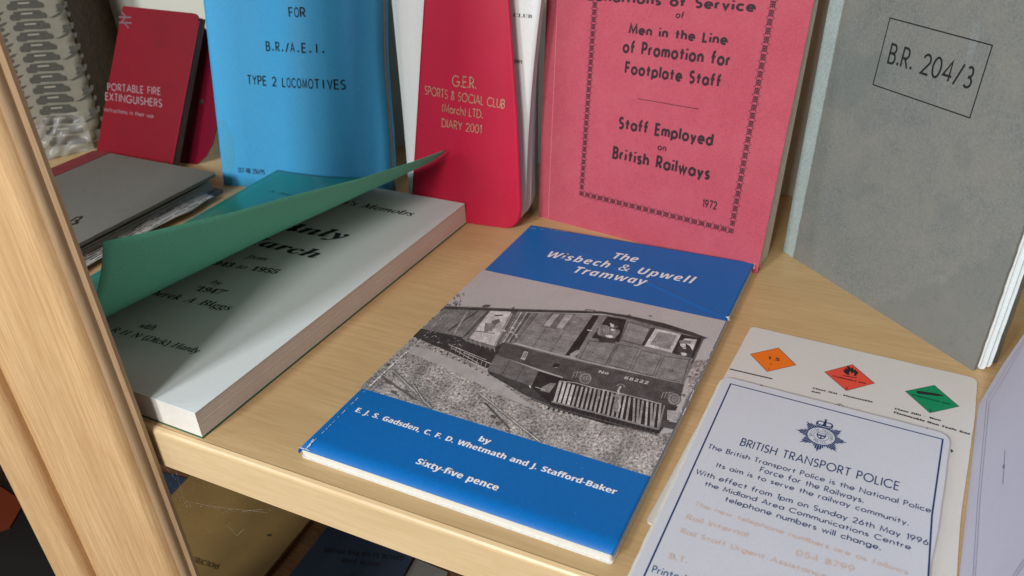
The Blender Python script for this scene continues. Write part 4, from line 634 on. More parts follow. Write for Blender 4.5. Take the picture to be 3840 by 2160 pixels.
text(m, rp, 'EXTINGUISHERS', 'F', (395, 374), (605, 401), (607, 374), .17)
text(m, rp, 'instructions in their use', 'F', (390, 416), (575, 442), (575, 427), .15)
part('title_lettering', m, whitei, rt)
m = MB(); gx, gy = rp.hit(470, 75)              # worn railway arrows device
for pts in ([(-8,2.6),(8,2.6)], [(-8,-2.6),(8,-2.6)], [(-5,-2.6),(1,2.6)], [(-1,-2.6),(4,-7.4)], [(1,2.6),(-4,7.4)]): linep(m, rp, [(gx+a*.8, gy+b*.8) for a, b in pts], 1.3, .15 + .01*len(m.f))
part('arrow_device', m, ink('worn_grey_print', (.17,.09,.11), .5, 0, .4), rt)

# ---- red club diary with rounded corners, fanned open
gpz = standing(Vector((-290, 412.5, 0)), Vector((-216, 412.0, 0)), .12, lambda u, v: 2.6*math.sin(max(0, min(1, u/74))*3.14) - .00035*max(0, v-60)*max(0, u-40)*.6)
dt = thing('club_diary', (-254, 415, 0), 'slim bright red club diary with gilt lettering, fanned open left of the pink book', 'diary', GS)
diarym = paper('crimson_leatherette', (.50,.004,.04), .42, .04, (.42,.004,.03), .5, 30, .45, .25)
le = [gpz.hit(1590, 0), gpz.hit(1553, 600)]; re = [gpz.hit(*p) for p in ((1910, 5), (1927, 248), (1941, 447), (1952, 700))]
def lin(pts, v):
    pts = sorted(pts, key=lambda p: p[1])
    for a, b in zip(pts, pts[1:]):
        if v <= b[1] or b is pts[-1]: return a[0] + (b[0]-a[0])*(v-a[1])/(b[1]-a[1])
def lft(v): return lin(le, v)
def rgt(v):
    x = lin(re, v) if v > re[-1][1] else lin(re[-2:], max(v, 0))
    r = 15.
    return x - (r - math.sqrt(max(0, r*r-(r-v)**2)))*.85 if v < r else x
Hd = 150
def dsheet(f_l, f_r, th, n=30): 
    vs = [0, .4, 1, 2, 3.2, 5, 7, 9, 12, 15] + frange(20, Hd, 20); mm = MB()
    mm.sheet(lambda u, v, h: gpz.P(f_l(v) + (f_r(v)-f_l(v))*u, v, h), frange(0, 1, n), vs, th); return mm
part('front_cover', dsheet(lft, rgt, .5), diarym, dt, True)
gold = ink('gilt', (.62,.40,.26), .36, .5, .6)
m = MB()
text(m, gpz, 'G.E.R.', 'F', (1696, 322), (1783, 332), (1783, 292), .12, gap=.21)
text(m, gpz, 'SPORTS & SOCIAL CLUB', 'F', (1593, 352), (1890, 406), (1890, 374), .12, gap=.21)
text(m, gpz, '(March) LTD.', 'F', (1658, 418), (1808, 443), (1808, 413), .12, gap=.21)
text(m, gpz, 'DIARY 2001', 'F', (1657, 474), (1803, 500), (1803, 470), .12, gap=.21)
part('title_lettering', m, gold, dt)
leafplanes = []
for k, (ang, W2, rad) in enumerate([(.10, 82, 12), (.19, 83, 12), (.27, 84, 13), (.33, 84.5, 14), (.38, 85, 14)]):
    o3 = Vector((-289, 414.5+k*.8, 0)); p2 = standing(o3, o3 + Vector((math.cos(ang), math.sin(ang), 0))*50, .12, lambda u, v, k=k: (2.2+.3*k)*math.sin(max(0, min(1, u/84))*3.14))
    leafplanes.append(p2)
    def rr_(v, W2=W2, rad=rad, k=k):
        x = W2 + 9*(v/130)**2*(1 if k < 2 else .6)
        if v < rad: return x - (rad - math.sqrt(max(0, rad*rad-(rad-v)**2)))
        top = Hd - 14
        if v > top: a = v-top; return x - (14 - math.sqrt(max(0, 14*14-a*a)))*.9
        return x
    mm = MB(); vs = [0, .4, 1, 2, 3.2, 5, 7, 9, 12, 15] + frange(20, Hd-15, 12) + [Hd-12, Hd-9, Hd-6, Hd-3.5, Hd-1.5, Hd-.5]
    mm.sheet(lambda u, v, h: p2.P(-2+(rr_(v)+2)*u, v + (.3*k), h), frange(0, 1, 24), vs, .3)
    part('leaf', mm, white_page, dt, True)
m = MB(); l0 = leafplanes[0]
text(m, l0, 'CLUB', 'B', (1925, 62), (1996, 68), (1996, 48), h=.2); text(m, l0, '2001', 'B', (1927, 235), (1960, 238), (1960, 219), h=.2)
part('page_lettering', m, black, dt)
m = MB(); p2 = leafplanes[-1]; m.sheet(lambda u, v, h: p2.P(-2+82*u, v, h-.8), frange(0, 1, 12), frange(0, Hd, 6), .5); part('back_cover', m, diarym, dt, True)

# ---- patterned packet at the far left
pp = standing(Vector((-652, 380, 0)), Vector((-613, 447, 0)), .10)
pt_ = thing('patterned_packet', (-628, 418, 0), 'clear-wrapped packet printed all over with rows of grey locomotives, standing at the far left', 'packet')
px_ = [pp.hit(*p) for p in ((350, 562), (372, 440), (235, 0))]
R_ = lambda v: lin(px_[::-1][::-1], v)
m = MB(); W0 = -40
def scal(v): return .8*math.sin(v*2*math.pi/9.)
m.sheet(lambda u, v, h: pp.P(W0 + (lin(px_, v)+scal(v)-W0)*u, v, h + 3*math.sin(3.14*u)), frange(0, 1, 16), frange(0, 190, 130), 1.0)
packm = paper('packet_paper', (.30,.29,.235), .6, .05, (.23,.21,.155), .5, 20)
fc = part('printed_wrap', m, packm, pt_, True)
m = MB(); m.sheet(lambda u, v, h: pp.P(W0 + (lin(px_, v)+2.2-W0)*u, v, h-2-9*1), frange(0, 1, 4), frange(0, 188, 20), 1.0)
slab(m, pp, [(px_[0][0]-4, 1), (px_[0][0]+1, 1), (px_[2][0]+5, 188), (px_[2][0]-2, 188)], -10.5, -1.3)
part('packet_side', m, paper('packet_brown', (.085,.05,.03), .5, .2, (.2,.15,.1), .6, 120), pt_)
m = MB()
def pq(pts, cx, cy, h=.16):                     # pattern element: outline in photograph positions
    def rel(p): u, v = pp.hit(*p); W1 = lin(px_, v); x = (u-W0)/(W1-W0); return (u, v, h+3*math.sin(3.14*max(0, min(1, x))))
    P3 = [rel((cx+a, cy+b)) for a, b in pts]; mb_v = [pp.P(u, v, hh+.25) for u, v, hh in P3]
    m.add(mb_v, [tuple(tt) for tt in tessellate_polygon([[Vector((u, v, 0)) for u, v, hh in P3]])])
for r_ in range(-1, 13):
    cx, cy = 35 + 12.3*r_, 52 + 39.2*r_
    pq([(0,16),(2,4),(12,2),(14,-8),(60,-13),(112,-15),(118,-8),(134,-4),(140,6),(138,14),(100,17),(40,18),(36,24),(8,25)], cx, cy)
    pq([(185,-2),(198,-4),(206,0),(208,12),(202,19),(190,18),(184,8)] if r_ % 2 else [(210,-8),(199,-6),(180,6),(170,18),(184,14),(196,4),(180,22),(158,36),(140,38),(160,40),(184,30),(198,18),(190,22),(198,10),(216,-2)], cx+2, cy+(4 if r_ % 2 else -26))
    pq([(0,-2),(12,-2),(14,10),(4,14),(-4,8)], cx-48, cy+14); pq([(0,0),(14,-8),(30,-12),(20,-2),(2,8)], cx-40, cy+42)
    pq([(0,0),(10,-3),(14,6),(10,16),(2,14)], cx+216, cy-6)
part('locomotive_pattern', m, ink('packet_print', (.105,.105,.09), .6, 0, .3), fc)
m = MB()
for r_ in range(-1, 12):
    cx, cy = 35 + 12.3*r_, 52 + 39.2*r_; pq([(42,-3),(86,-6),(87,0),(44,3)], cx, cy, .35)
part('window_pattern', m, ink('packet_light', (.40,.38,.31)), fc)
m = MB()                                        # crumpled clear wrapper gathered round the foot
def crump(u, v, h): return pp.P(u, v, h + 4.6 + 2.4*math.sin(u*.16+v*.33+2*math.sin(v*.11))*math.cos(v*.13-u*.21) + 1.1*math.sin(u*.37-v*.52+1.5*math.sin(u*.19)))
m.sheet(crump, frange(W0, px_[0][0]+1, 70), frange(0, 34, 34), .1)
film, tt_, pb = nt('clear_film'); pb.inputs['Base Color'].default_value = (.9,.9,.88,1); pb.inputs['Roughness'].default_value = .18
pb.inputs['Alpha'].default_value = .10; pb.inputs['Specular IOR Level'].default_value = .9
part('wrapper', m, film, pt_, True)

# ============================================================ things lying on the shelf
flat = lambda x, y, z, ang=0: Plane((x, y, z), (math.cos(ang), math.sin(ang), 0), (0, 1, 0))
# ---- grey bound volume with red spine
vt = thing('grey_bound_volume', (-506, 310, 0), 'worn grey board volume with red cloth spine and loose papers sticking out, lying left', 'book', GLY)
vp = flat(0, 0, 0)
tan_board = paper('taupe_board', (.155,.15,.13), .85, .08, (.18,.17,.15), .6, 14, .3, .5, scratch=(.26,.25,.23), dark=(.09,.085,.07))
Y0, Y1 = 214, 396
m = MB(); slab(m, vp, rounded([(-558.5, Y0), (-440.5, Y0), (-440.5, Y1-3), (-558, Y1+1)], [0, 2, 4, 0], .25, 4), 14.2, 16.4); part('front_cover', m, tan_board, vt)
m = MB(); slab(m, vp, [(-573, Y0), (-556, Y0), (-556, Y1+1), (-573, Y1+1)], 14.3, 16.7); slab(m, vp, [(-575.5, Y0), (-573, Y0), (-573, Y1+1), (-575.5, Y1+1)], .2, 16.2)
part('spine', m, paper('red_cloth', (.20,.028,.036), .8, .1, (.25,.05,.05), .5, 80, .3, .5), vt, label='faded red cloth spine')
m = MB(); slab(m, vp, rounded([(-574, Y0), (-441, Y0), (-441, Y1), (-574, Y1)], [0, 2, 3, 0], .2, 5), 0.05, 2.0); part('back_cover', m, tan_board, vt)
m = MB(); leaves(m, vp, [(-572, Y0+2), (-448, Y0+2), (-448, Y1-4), (-572, Y1-4)], 2.1, 9.5, 5, 1.2, .3); part('page_block', m, paper('page_dim', (.40,.38,.33), .85, .06, (.3,.27,.22), .5, 60), vt)
newsp = paper('newsprint', (.58,.56,.53), .85, .05, (.38,.35,.30), .5, 90); nws = ink('newsprint_type', (.10,.095,.09), .7)
for k, (z0, tilt, x1, y1) in enumerate([(10.2, .10, -433, Y1-16), (8.0, .16, -434.5, Y1-26), (5.5, .2, -436, Y1-44)]):
    P_ = Plane((-470, 0, z0), (math.cos(tilt), 0, -math.sin(tilt)*1.6), (0, 1, 0), lambda u, v, k=k: .7*math.sin(v*.06+k*2)+.35*math.sin(v*.21+u*.3))
    m = MB(); w1 = x1+470
    m.sheet(lambda u, v, h: P_.P(u*w1 + (1.2*math.sin(v*.13+k) if u > .9 else 0), v, h), frange(0, 1, 10), frange(Y0+4, y1, 60), .4); lf = part('loose_paper', m, newsp if k < 2 else bluepage, vt, True)
    m = MB()
    for j in range(5 if k == 0 else 3):
        u = w1 - 2.0 - j*2.3; v = Y0 + 8
        while v < y1-10:
            L = rnd.uniform(3, 16)
            if rnd.random() < .78: m.add([P_.P(u, v, .12), P_.P(u, v+L, .12), P_.P(u-.8, v+L, .12), P_.P(u-.8, v, .12)], [(0,1,2,3)])
            v += L + rnd.uniform(1, 3)
    part('newsprint_lines', m, nws, lf)
m = MB(); tp = flat(0, 0, 16.4); text(m, tp, '/3.', 'F', (236, 845), (280, 842), (274, 815), .22, gap=.1, h=.15, slant=.15); part('handwritten_number', m, black, vt)

# ---- memoir: thick paperback with curled green cover
zt = 14.0
mt = thing('railway_memoir_paperback', (-325, 296, 0), 'thick paperback lying with its green front cover curling up over the white title page', 'book', GLY)
mp_ = flat(0, 0, zt)
FR, BR, BL, FL_ = (-251, 179.5), (-244.5, 410), (-403, 416), (-399, 183)
pagem = paper('title_page', (.71,.78,.79), .8, .015, relief=.3); edgem = paper('page_edge', (.74,.71,.64), .85, .03, (.62,.50,.45), .4, 30)
m = MB(); slab(m, mp_, [FL_, FR, BR, BL], -.35, 0); part('title_page', m, pagem, mt)
n_ = 30; m = MB()
for i in range(n_):
    a = -13.4 + 13.0*i/n_; b = a + 13.0/n_ - .004; e = .06*math.sin(i*1.7) + rnd.uniform(-.09, .09)
    slab(m, mp_, [(FL_[0]+.6, FL_[1]+abs(e)*.3), (FR[0]-.2+e*.5, FR[1]+abs(e)*.3), (BR[0]-.2+e*.5, BR[1]-.2), (BL[0]+.6, BL[1]-.2)], a, b)
part('page_block', m, edgem, mt)
greenm = paper('green_cover_inside', (.12,.50,.33), .6, .05, spec=.3, relief=.2); greeno = paper('green_cover_outside', (.0,.27,.21), .3, .04, spec=.5, relief=.02, coat=.3)
m = MB(); slab(m, flat(0, 0, 0), [(FL_[0]-.8, FL_[1]-.2), (FR[0]+.35, FR[1]-.35), (BR[0]+.35, BR[1]+.2), (BL[0]-.8, BL[1])], .05, .45); part('back_cover', m, paper('green_edge', (.02,.12,.07), .5), mt)
m = MB(); slab(m, flat(0, 0, 0), [(FL_[0]-1.2, FL_[1]-.2), (FL_[0]-.2, FL_[1]-.2), (BL[0]-.2, BL[1]), (BL[0]-1.2, BL[1])], .05, 14.5); part('spine', m, greeno, mt)
m = MB(); m.v += [mp_.P(-252, 181.2, -7)]; m.v = []
for (a, b, z) in (((FR[0]-.15, FR[1]+13), (FR[0]+.1, FR[1]+1), -6), ((-247.6, 330), (-247.4, 345), -5)): pass
# cover: profile swept from front to back; the free edge is read off the picture in the plane it curls in
EA, EB = Vector((-281, 185, 0)), Vector((-255, 411, 0)); en = Vector((-(EB-EA).y, (EB-EA).x, 0)).normalized()
fe = [at(p, en, en.dot(EA)) for p in ((380, 905), (426, 897), (540, 873), (688, 838), (800, 812), (897, 789), (1095, 733), (1225, 701), (1352, 669), (1550, 605), (1672, 561))]
def cov(u, v, h=0):                             # u 0 spine .. 1 free edge, v 0 front .. 1 back
    y = 185 + (411-185)*v; i = 0
    while i < len(fe)-2 and fe[i+1].y < y: i += 1
    a, b = fe[i], fe[i+1]; k = (y-a.y)/(b.y-a.y); F = a + (b-a)*k
    s0 = Vector((FL_[0]+(BL[0]-FL_[0])*v, FL_[1]+(BL[1]-FL_[1])*v, zt+.5))
    C1 = Vector((-313 + 22*v, (s0.y*.4+F.y*.6), zt + .6 + 1.0*(1-v))); 
    P0 = s0*(1-u)**2 + C1*2*u*(1-u) + F*u*u
    d = (C1-s0)*2*(1-u) + (F-C1)*2*u; nn = Vector((-d.z, 0, d.x)).normalized()
    return P0 + nn*h
m = MB(); m.sheet(lambda u, v, h: cov(u, v, h), frange(0, 1, 40), frange(0, 1, 50), .38)
o = part('front_cover', m, greenm, mt, True); o.data.materials.append(greeno)
ntop = 40*50
for i in range(2*ntop):
    if i % 2 == 0: o.data.polygons[i].material_index = 1
mem_ink = ink('memoir_print', (.03,.035,.04))
m = MB()
text(m, mp_, "A 'Steam-man's Memoirs", 'I', (1005, 715), (1545, 812), (1545, 790), h=.12, tall=1.3, bold=.022)
part('heading_lettering', m, mem_ink, mt)
m = MB()
text(m, mp_, 'Mainly', 'M', (884, 833), (1293, 902), (1330, 853), h=.12, bold=.012)
text(m, mp_, 'March', 'M', (872, 900), (1186, 972), (1222, 922), h=.12, bold=.012)
part('title_lettering', m, mem_ink, mt)
m = MB()
text(m, mp_, 'from', 'I', (924, 968), (996, 980), (1002, 961), h=.12, tall=1.3, bold=.022)
text(m, mp_, '1943 to 1955', 'I', (770, 989), (1035, 1028), (1044, 1008), h=.12, tall=1.3, bold=.022, slant=.12)
text(m, mp_, 'by', 'I', (790, 1063), (826, 1070), (830, 1052), h=.12, tall=1.3, bold=.022)
text(m, mp_, "'1947'", 'I', (720, 1088), (834, 1106), (842, 1084), h=.12, tall=1.3, bold=.022, slant=.2)
text(m, mp_, 'Derek A Biggs', 'M', (548, 1102), (860, 1166), (876, 1140), h=.12, tall=1.3)
text(m, mp_, 'with', 'I', (518, 1228), (573, 1240), (580, 1216), h=.12, tall=1.3, bold=.022)
text(m, mp_, 'Foreword by R H N (Dick) Hardy', 'I', (220, 1195), (738, 1326), (752, 1302), h=.12, tall=1.3, bold=.022)
part('author_lettering', m, mem_ink, mt)
m = MB(); covtext = ink('cover_print', (.0,.07,.09))
class CovP:
    def P(s, u, v, h=0): return cov(u, v, -0) + Vector((0,0,0)) if False else s.q(u, v, h)
    def q(s, u, v, h):
        p = cov(u, v, 0); a = cov(min(1, u+.01), v); b = cov(u, min(1, v+.01)); n = (a-p).cross(b-p).normalized(); return p + n*h
    def hit(s, x, y):
        best = None; c = Vector((0, 0, CAMH)); r = camray(x, y).normalized()
        u, v, st = .3, .8, .2
        for it in range(30):
            for du in (-st, 0, st):
                for dv in (-st, 0, st):
                    uu, vv = min(.6, max(0, u+du)), min(1, max(0, v+dv)); w_ = cov(uu, vv) - c; e = (w_ - r*w_.dot(r)).length
                    if best is None or e < best[0]: best = (e, uu, vv)
            if (best[1], best[2]) == (u, v): st *= .55
            u, v = best[1], best[2]
        return u, v
cp = CovP(); ca, cb = cp.hit(1003, 718), cp.hit(1100, 737)
sc3 = 150.0                                     # cover units -> mm across
class CovM(CovP):
    def P(s, u, v, h=0): return s.q(u/150, v/226, h)
cm = CovM(); text(m, cm, "A 'Stea", 'I', (ca[0]*150, ca[1]*226), (cb[0]*150, cb[1]*226), 3.6, h=.35, uv=True)
part('cover_lettering', m, covtext, o)

# ---- blue tramway booklet (the printed photograph is drawn on its cover)
tw = thing('tramway_booklet', (-130, 296, 0), 'thin blue booklet with a monochrome tram engine photograph, lying mid shelf', 'booklet', GLY)
TA = -.0144; TO = Vector((-203.3, 186.4, 5.1)); Wt, Lt = 140., 225.6
def ridge(u, v):                                # pressed crease running across the blue top band
    a, b = CR; d = b-a; L = d.length; k = (Vector((u, v))-a).dot(d)/L; off = ((Vector((u, v))-a).x*d.y-(Vector((u, v))-a).y*d.x)/L
    return (.24*math.exp(-(off/1.1)**2) - .14*math.exp(-((off-2.4)/1.6)**2))*max(0, min(1, k/L*1.2+.25))*max(0, min(1, (v-VTOP-.4)/2)) if -5 < k < L+1 else 0
CR = (Vector((0, 0)), Vector((1, 0))); tfl = Plane(TO, (math.cos(TA), math.sin(TA), 0), (0, 1, 0))
CR = (Vector(tfl.hit(2010, 868)), Vector(tfl.hit(2728, 1193))); VTOP = max(tfl.hit(1822, 1014)[1], tfl.hit(2727, 1205)[1])
tpz = Plane(TO, (math.cos(TA), math.sin(TA), 0), (0, 1, 0), ridge)
tblue = paper('royal_blue_cover', (.002,.13,.42), .42, .05, (.002,.115,.36), .5, 14, .25, .04, scratch=(.012,.15,.45), coat=.04)
m = MB()
def cvs(u, v, h):                               # cover rolls over the spine at the left edge
    if u < 2.2: a = (2.2-u)/2.2; return tpz.P(2.2-2.0*math.sin(a*1.75), v, h*1. - 2.0*(1-math.cos(a*1.75)))
    return tpz.P(u, v, h)
m.sheet(cvs, frange(-.4, 2.2, 8) + frange(2.2, Wt, 110)[1:], frange(0, Lt*.72, 20) + frange(Lt*.72, Lt, 75)[1:], .28)
tc = part('front_cover', m, tblue, tw, True)
m = MB()
for i in range(7):
    a = -4.7 + 4.4*i/7 + .0; sq = (abs(i-3)/3)**2
    outl = rounded([(.6+1.4*sq, .7+.25*sq+0), (Wt-.5-rnd.uniform(0, .3), .6+.2*sq), (Wt-.5-rnd.uniform(0, .3), Lt-.8), (.6+1.4*sq, Lt-.7)], [2.2, 1.2, .5, 1])
    slab(m, tfl, outl, a, a+4.4/7-.02)
part('page_block', m, paper('booklet_page', (.66,.65,.59), .8, .03, (.62,.56,.44), .35, 60), tw)
m = MB(); slab(m, tfl, rounded([(.4, .2), (Wt-.2, .0), (Wt-.2, Lt-.2), (.4, Lt-.2)], [2.5, 1.5, .5, 1]), -5.05, -4.75); part('back_cover', m, paper('cover_inside_white', (.72,.72,.68), .5), tw)
greys = {}
def gry(g, rough=.45, warm=1):
    k = round(g, 3)
    if k not in greys:
        g = g*.93 if g < .3 else g*1.03
        mm, tt, pp_ = nt('photo_grey_%d' % int(k*1000)); oo_ = coord(tt); c_ = (g*1.03, g*.975, g*.975)
        fine = ramp(tt, noise(tt, oo_, (1500,)*3, 4, .8), (.55,)*3, (1.5,)*3, .36, .64); soft = ramp(tt, noise(tt, oo_, (170,)*3, 5, .65), (.72,)*3, (1.28,)*3, .36, .64)
        tt.links.new(mix(tt, 1., mix(tt, 1., c_, fine, 'MULTIPLY'), soft, 'MULTIPLY'), pp_.inputs['Base Color'])
        pp_.inputs['Roughness'].default_value = rough; pp_.inputs['Specular IOR Level'].default_value = .16; greys[k] = mm
    return greys[k]
# layer 0: sky of the photograph
class PH:                                       # printed picture: polygons by tone, each drawn a hair above the last
    def __init__(s): s.m = MB(); s.t = []; s.z = .06; s.g = {}
    def fill(s, g): k = s.g.setdefault(g, len(s.g)); s.t += [k]*(len(s.m.f)-len(s.t))
    def poly(s, pts, g):
        q = [clampuv(p) for p in pts]
        if max(a for a, b in q)-min(a for a, b in q) < .05 or max(b for a, b in q)-min(b for a, b in q) < .05: return
        s.z += .0006; polyp(s.m, tfl, q, s.z); s.fill(g)
    def line(s, pts, wd, g): s.z += .0006; linep(s.m, tfl, [clampuv(p) for p in pts], wd, s.z); s.fill(g)
ph = PH()
def z3(*a): return [(1300+x/2.0125, 1000+y/2.0125) for x, y in a]
def z4(*a): return [(1900+x/2.0125, 1000+y/2.0125) for x, y in a]
SKY, GR = 's', 'g'
uL0, vT0 = tpz.hit(1822, 1014); uR0, vT1 = tpz.hit(2727, 1205); _, vB0 = tpz.hit(1349, 1453); _, vB1 = tpz.hit(2446, 1789)
vT = (vT0+vT1)/2; vB = (vB0+vB1)/2
photo = MB(); 
def vtb(u): k = u/Wt; return vT0+(vT1-vT0)*k, vB0+(vB1-vB0)*k
for i in range(10): u0 = .15+(Wt-.3)*i/10; u1 = .15+(Wt-.3)*(i+1)/10; polyp(photo, tfl, [(u0, vtb(u0)[1]), (u1, vtb(u1)[1]), (u1, vtb(u1)[0]), (u0, vtb(u0)[0])], .05)
skym = paper('photo_sky', (.46,.44,.435), .45, .04, (.40,.38,.375), .6, 30, .25, .02, coat=.03)
pr_ = part('printed_photograph', photo, skym, tc)
grm, t_, p_ = nt('photo_gravel'); oc = coord(t_)
g1 = noise(t_, oc, (820, 620, 1), 5, .85); g2 = noise(t_, oc, (90, 60, 1), 5, .6)
b1 = ramp(t_, g1, (.045,.04,.038), (.64,.61,.59), .38, .61); b2 = ramp(t_, g2, (.55,.55,.55), (1.25,1.22,1.2), .35, .65)
t_.links.new(mix(t_, 1., b1, b2, 'MULTIPLY'), p_.inputs['Base Color']); p_.inputs['Roughness'].default_value = .36
def clampuv(p): u, v = tfl.hit(*p); u = min(max(u, .2), Wt-.2); return (u, min(max(v, vtb(u)[1]+.02), vtb(u)[0]-.02))
gm = MB(); polyp(gm, tpz, [clampuv(p) for p in z3((470,540),(560,500),(800,650),(1060,790),(1400,960),(1500,1040),(1930,1170),(2350,1265),(2480,1260),(2560,1000),(2600,720),(2660,700),(2745,712))] + [(Wt-.2, vB1+.02), (.2, vB0+.02)], .058)
part('photograph_gravel', gm, grm, pr_)
pth = MB(); polyp(pth, tpz, [clampuv(p) for p in z3((480,600),(620,625),(800,700),(1060,800),(1330,1000),(1500,1110),(1180,980),(860,815),(640,720),(470,650))], .0592)
part('photograph_path', pth, paper('photo_path', (.43,.415,.41), .36, .05, (.25,.24,.23), .6, 120), pr_)
P, Ln = ph.poly, ph.line
# distant hedge left and right
for _ in range(90):
    t0 = rnd.random(); x = 880-330*t0 + rnd.uniform(-40, 30); y = 210+260*t0 + rnd.uniform(-30, 60); r0 = rnd.uniform(6, 20)
    P(z3(*[(x+r0*rnd.uniform(.4, 1.1)*math.cos(a), y+r0*rnd.uniform(.4, 1.)*math.sin(a)) for a in (0, 1.1, 2.2, 3.3, 4.4, 5.5)]), rnd.choice((.06, .10, .17, .25)))
for _ in range(70):
    x = rnd.uniform(1330, 1500); y = rnd.uniform(735, 1180); r0 = rnd.uniform(5, 16)
    u_ = tpz.hit(*z4((x+r0, y))[0])[0]
    if u_ < Wt-1: P(z4(*[(x+1.6*r0*rnd.uniform(.4, 1.1)*math.cos(a), y+r0*rnd.uniform(.4, 1.)*math.sin(a)) for a in (0, 1.1, 2.2, 3.3, 4.4, 5.5)]), rnd.choice((.12, .18, .26, .34)))
for _ in range(150):                            # scrub beside the line at the left
    x = rnd.uniform(180, 470); y = 700 - (x-180)*.75 + rnd.uniform(-15, 190); r0 = rnd.uniform(4, 14)
    u_, v_ = tpz.hit(*z3((x-r0*1.5, y))[0])
    if u_ > 1: P(z3(*[(x+1.4*r0*rnd.uniform(.4, 1.1)*math.cos(a), y+r0*rnd.uniform(.4, 1.)*math.sin(a)) for a in (0, 1.1, 2.2, 3.3, 4.4, 5.5)]), rnd.choice((.08, .14, .22, .30)))
# wagons
P(z3((742,312),(1085,328),(925,545),(570,470),(600,440)), .20)
for i in range(9): f = i/9; Ln(z3((770+290*f, 325+6*f), (600+280*f, 468+70*f)), .22, .10)
P(z3((985,335),(1000,338),(770,492),(755,486)), .07); P(z3((1060,335),(1085,338),(890,540),(870,535)), .09); P(z3((905,340),(920,342),(820,500),(808,497)), .30)
P(z3((1085,335),(1245,340),(1110,600),(925,545)), .50)
P(z3((1120,365),(1185,362),(1175,374),(1115,376)), .10); P(z3((1095,410),(1150,395),(1160,420),(1120,440),(1090,430)), .16); P(z3((1045,425),(1075,430),(1070,490),(1035,500)), .22)
P(z3((1078,430),(1130,440),(1090,495),(1072,480)), .26); P(z3((950,482),(1125,505),(1120,510),(948,488)), .14); P(z3((1150,420),(1200,425),(1165,500),(1125,495)), .42)
for i in range(5): Ln(z3((1000+24*i, 505+4*i), (968+24*i, 560+4*i)), .2, .30)
P(z3((1245,340),(1450,352),(1275,575),(1110,600)), .12)
for i, g in enumerate((.30,.14,.24,.42,.16,.34,.10,.26,.18)): P(z3((1250+21*i,342+1*i),(1262+21*i,342+1*i),(1125+18*i,598-3*i),(1113+18*i,597-3*i)), g)
for i in range(7): x = rnd.uniform(1160, 1280); y = rnd.uniform(440, 540); P(z3((x,y),(x+22,y+6),(x+16,y+15),(x-6,y+8)), .48)
P(z3((560,468),(925,545),(1122,605),(1190,570),(1170,700),(1060,770),(800,655),(500,530)), .045)
for _ in range(34):
    x = rnd.uniform(580, 860); y = 470+(x-580)*.32+rnd.uniform(-5, 75); L = rnd.uniform(8, 26); a = rnd.uniform(-.6, .9); Ln(z3((x, y), (x+L*math.cos(a), y+L*math.sin(a))), rnd.uniform(.2, .45), rnd.choice((.14, .25, .38)))
P(z3((880,530),(930,555),(1115,605),(1110,625),(925,575),(870,545)), .20)
for i in range(7): x = 890+36*i; y = 530+13*i; P(z3((x,y),(x+14,y+4),(x+16,y+44),(x+6,y+30)), .26)
for (a, b) in (((770,590),(1050,705)),((800,620),(1000,735)),((880,650),(1100,740))): Ln(z3(a, b), .45, .42)
for i in range(10): x = 800+32*i; y = 590+17*i; Ln(z3((x, y), (x-14, y+44)), .3, .34)
for i in range(26): x = 515+22*i; y = 535+11.2*i; P(z3((x,y),(x+9,y+4),(x+2,y+14),(x-6,y+10)), .06 if i % 2 else .40)
# engine: bonnet, cab, doorways
P(z3((1452,350),(1860,362),(1660,680),(1275,575)), .25)
for i in range(11): f = (i+1)/12; Ln(z3((1452-177*f, 350+225*f), (1860-200*f, 362+318*f)), .16, .12)
for x in (.33, .68): Ln(z3((1452+408*x, 351+10*x), (1275+385*x, 575+105*x)), .35, .10)
P(z3((1545,352),(1720,358),(1640,478),(1470,458)), .15)
for q4 in ([(1562,358),(1607,360),(1530,456),(1482,450)], [(1652,362),(1712,364),(1628,472),(1580,464)]): P(z3(*q4), .36)
P(z4((652,368),(742,370),(535,690),(442,670)), .03); P(z4((700,368),(742,370),(560,660),(530,655)), .24); P(z4((480,660),(530,630),(560,640),(520,680),(470,690)), .30)
P(z4((610,478),(645,482),(640,488),(608,484)), .6)
P(z4((742,370),(900,375),(1180,430),(1380,490),(1500,545),(1480,560),(1335,890),(960,800),(520,695)), .22)
P(z4((760,378),(905,402),(850,575),(790,560),(640,540)), .03)
P(z4((905,380),(1180,432),(1400,500),(1490,545),(1470,548),(1300,502),(1090,455),(912,402)), .19)
P(z4((912,412),(1090,465),(1030,605),(850,558)), .13); P(z4((922,424),(1076,470),(1022,592),(864,550)), .27)
P(z4((1092,462),(1135,475),(1068,605),(1016,596)), .05)
P(z4((1122,470),(1316,512),(1246,652),(1040,602)), .52); P(z4((1146,494),(1288,522),(1228,628),(1080,590)), .27)
P(z4((1320,512),(1480,548),(1420,700),(1248,655)), .035); P(z4((1345,545),(1442,552),(1405,640),(1380,600),(1320,565)), .50)
# driver and mate
P(z4((705,440),(760,445),(800,475),(850,478),(855,500),(812,545),(745,540),(690,520),(682,495)), .20)
for i in range(8): x = 700+17*i; Ln(z4((x, 452+rnd.uniform(0, 10)), (x+rnd.uniform(-12, 12), 512)), .25, rnd.choice((.08, .34, .30)))
P(z4((690,545),(730,530),(830,560),(800,600),(760,590),(720,582),(700,575)), .05)
P(z4((788,408),(830,408),(852,425),(848,448),(800,438),(782,428)), .045); P(z4((778,428),(812,442),(806,464),(786,458)), .62); P(z4((812,444),(845,450),(832,468),(806,464)), .14); P(z4((790,470),(822,478),(812,488),(788,482)), .6)
P(z4((742,520),(790,520),(806,530),(792,542),(752,534)), .64)
P(z4((1300,600),(1360,610),(1398,630),(1392,690),(1300,668),(1282,640)), .065); P(z4((1306,560),(1350,556),(1392,568),(1388,585),(1352,584),(1302,578)), .22)
